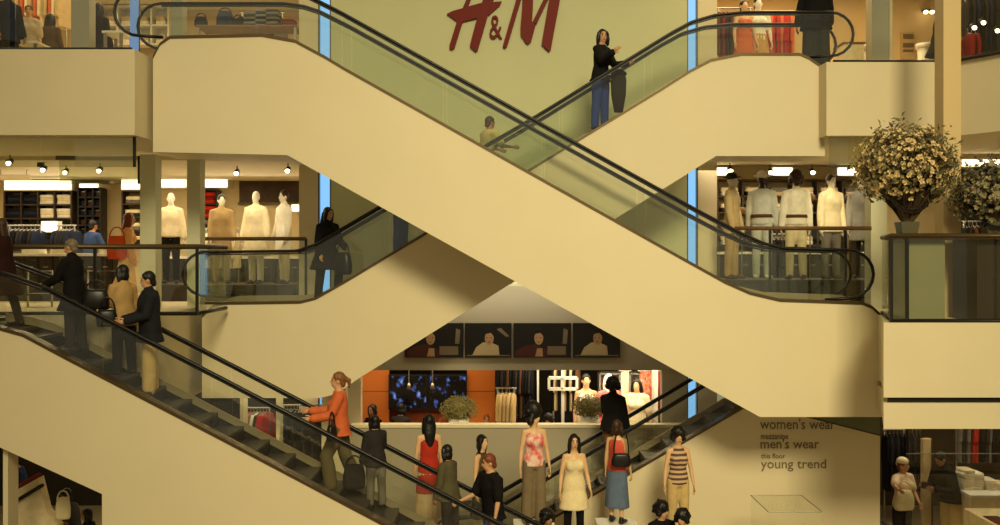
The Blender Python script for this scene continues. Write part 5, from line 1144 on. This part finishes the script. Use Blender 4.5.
bag('paper_bag', 'white paper bag held in the bottom left corner below the stair', 'bag', (ax(63, 15.4), 15.4, az(519, 15.4)), (.22, .1, .33), mat('paper_white', (236, 222, 176), .8), 12, .14)

# ------------------------------------------------------------------ lamps, ceiling fittings, light
i = 0
for (px, Y, z, ) in ((10, 17, 2.6), (44, 18.4, 2.6), (66, 19, 2.6), (100, 18.6, 2.6), (200, 18.3, 2.6), (237, 19.2, 2.6), (288, 18.6, 2.6)):
    spot(ax(px, Y), Y, z, 'small spotlight under the ceiling of the left middle shop', 'spotlights of the left middle shop')
for (px, Y) in ((730, 18.6), (770, 19), (812, 19), (850, 18.6)):
    spot(ax(px, Y), Y, 2.6, 'small spotlight under the ceiling of the right middle shop', 'spotlights of the right middle shop')
for px in (500, 540, 600, 640): spot(ax(px, 20), 20, -1.0, 'small spotlight under the cafe ceiling', 'spotlights of the cafe')
WARM = (1.0, .86, .50)
def beam(loc, target, power, ang=46):
    L = bpy.data.lights.new('spot_lamp', 'SPOT'); L.energy = power; L.color = (1, .88, .62); L.spot_size = R(ang); L.spot_blend = .6; L.shadow_soft_size = .05
    o = bpy.data.objects.new('spot_lamp', L); C.objects.link(o); o.location = loc
    o.rotation_euler = (Vector(target) - Vector(loc)).to_track_quat('-Z', 'Y').to_euler()
for px, tx, Y, p in ((171, 171, 20, 110), (210, 221, 19.9, 90), (237, 257, 19.8, 150), (288, 284, 19.9, 130)): beam((ax(px, 18.6), 18.6, 2.42), (ax(tx, Y), Y, 1.5), p * .4)
for px, tx, Y, p in ((730, 732, 18.2, 90), (752, 762, 18.1, 150), (790, 796, 17.9, 160), (826, 831, 18.1, 140), (858, 862, 18.2, 90)): beam((ax(px, 17.2), 17.25, 2.7), (ax(tx, Y), Y, 1.5), p * .4)
for px, tx, Y, p in ((540, 515, 20.5, 60), (590, 586, 20.6, 90), (605, 609, 20.4, 90), (640, 640, 20.6, 110)): beam((ax(px, 19.5), 19.5, -1.12), (ax(tx, Y), Y, -2.0), p * .4, 60)
def area(name, loc, target, size, power, col=WARM, sy=None, spread=180):
    L = bpy.data.lights.new(name, 'AREA'); L.energy = power; L.color = col; L.size = size
    if sy: L.shape = 'RECTANGLE'; L.size_y = sy
    L.spread = R(spread)
    o = bpy.data.objects.new(name, L); C.objects.link(o); o.location = loc
    o.rotation_euler = (Vector(target) - Vector(loc)).to_track_quat('-Z', 'Y').to_euler()
    return o
area('atrium_lamp', (4.2, -18.0, 18.2), (2.0, 15.5, 0.0), 8.0, 760, spread=44)
area('atrium_lamp', (6, -17.0, 17.5), (5.5, 16, -2.5), 5.0, 60, spread=60)
area('wall_wash_fill', (0.1, 18.35, 0.55), (0.1, 19.0, -1.2), 3.0, 26, (1, .9, .68), .15)  # added lamp, out of sight behind the escalators, brightens cafe header and posters
area('wall_wash_fill', (0, 16.6, 10.5), (0.2, 19, 5.0), 4, 30, (1, .92, .66), .5)
for nm, x, y, z, sx, sy, pw, col in (('shop_light_left', -8.2, 20.3, 2.5, 7, 3, 190, (1, .82, .52)), ('shop_light_right', 6.0, 19.8, 2.5, 4.5, 3, 120, (1, .84, .56)),
        ('shop_light_dark_corner', 9.6, 17.0, 2.5, 2, 1.5, 8, WARM), ('shop_light_top_left', -7.5, 20.5, 6.7, 7, 4, 190, (1, .78, .44)), ('shop_light_top_right', 6.5, 19.8, 6.7, 5, 3.5, 190, (1, .76, .42)),
        ('shop_light_cafe', 2.2, 20.2, -1.05, 3.2, 1.6, 95, (1, .84, .56)), ('shop_light_cafe_bar', -1.8, 20.0, -1.05, 3, 1, 45, (1, .74, .4)), ('shop_light_ground_right', 8.6, 18.6, -1.5, 3.5, 2, 130, (1, .86, .6)), ('shop_light_ground_left', -6.5, 18.5, -1.6, 6, 2, 60, WARM),
        ):
    area(nm, (x, y, z), (x, y, z - 5), sx, pw, col, sy)
area('ceiling_fill', (-9.5, 21.8, 2.05), (-9.0, 18.5, 2.7), 3.0, 16, (1, .84, .56), .2)  # added unseen fill without a fitting, lightens the dark slab underside
area('ceiling_fill', (-5.6, 21.8, 2.05), (-5.6, 18.5, 2.7), 2.4, 12, (1, .84, .56), .2)  # second added fill, likewise unseen, for the ceiling nearer the middle
w = bpy.data.worlds.new('w'); S.world = w; w.use_nodes = True
w.node_tree.nodes['Background'].inputs['Color'].default_value = (1, .86, .54, 1); w.node_tree.nodes['Background'].inputs['Strength'].default_value = .33

cam = bpy.data.cameras.new('camera'); co = bpy.data.objects.new('camera', cam); C.objects.link(co)
cam.sensor_width = 36; cam.lens = 36; cam.shift_y = -(262.5 - HZ) / 1000.0
co.location = (0, 0, CAMZ); co.rotation_euler = (R(90), 0, 0); S.camera = co
vs = S.view_settings; vs.view_transform = 'Standard'; vs.look = 'None'; vs.gamma = 1; vs.exposure = -0.06; vs.use_curve_mapping = False
S.cycles.use_denoising = True; S.cycles.max_bounces = 8; S.cycles.transparent_max_bounces = 24; S.cycles.sample_clamp_indirect = 6
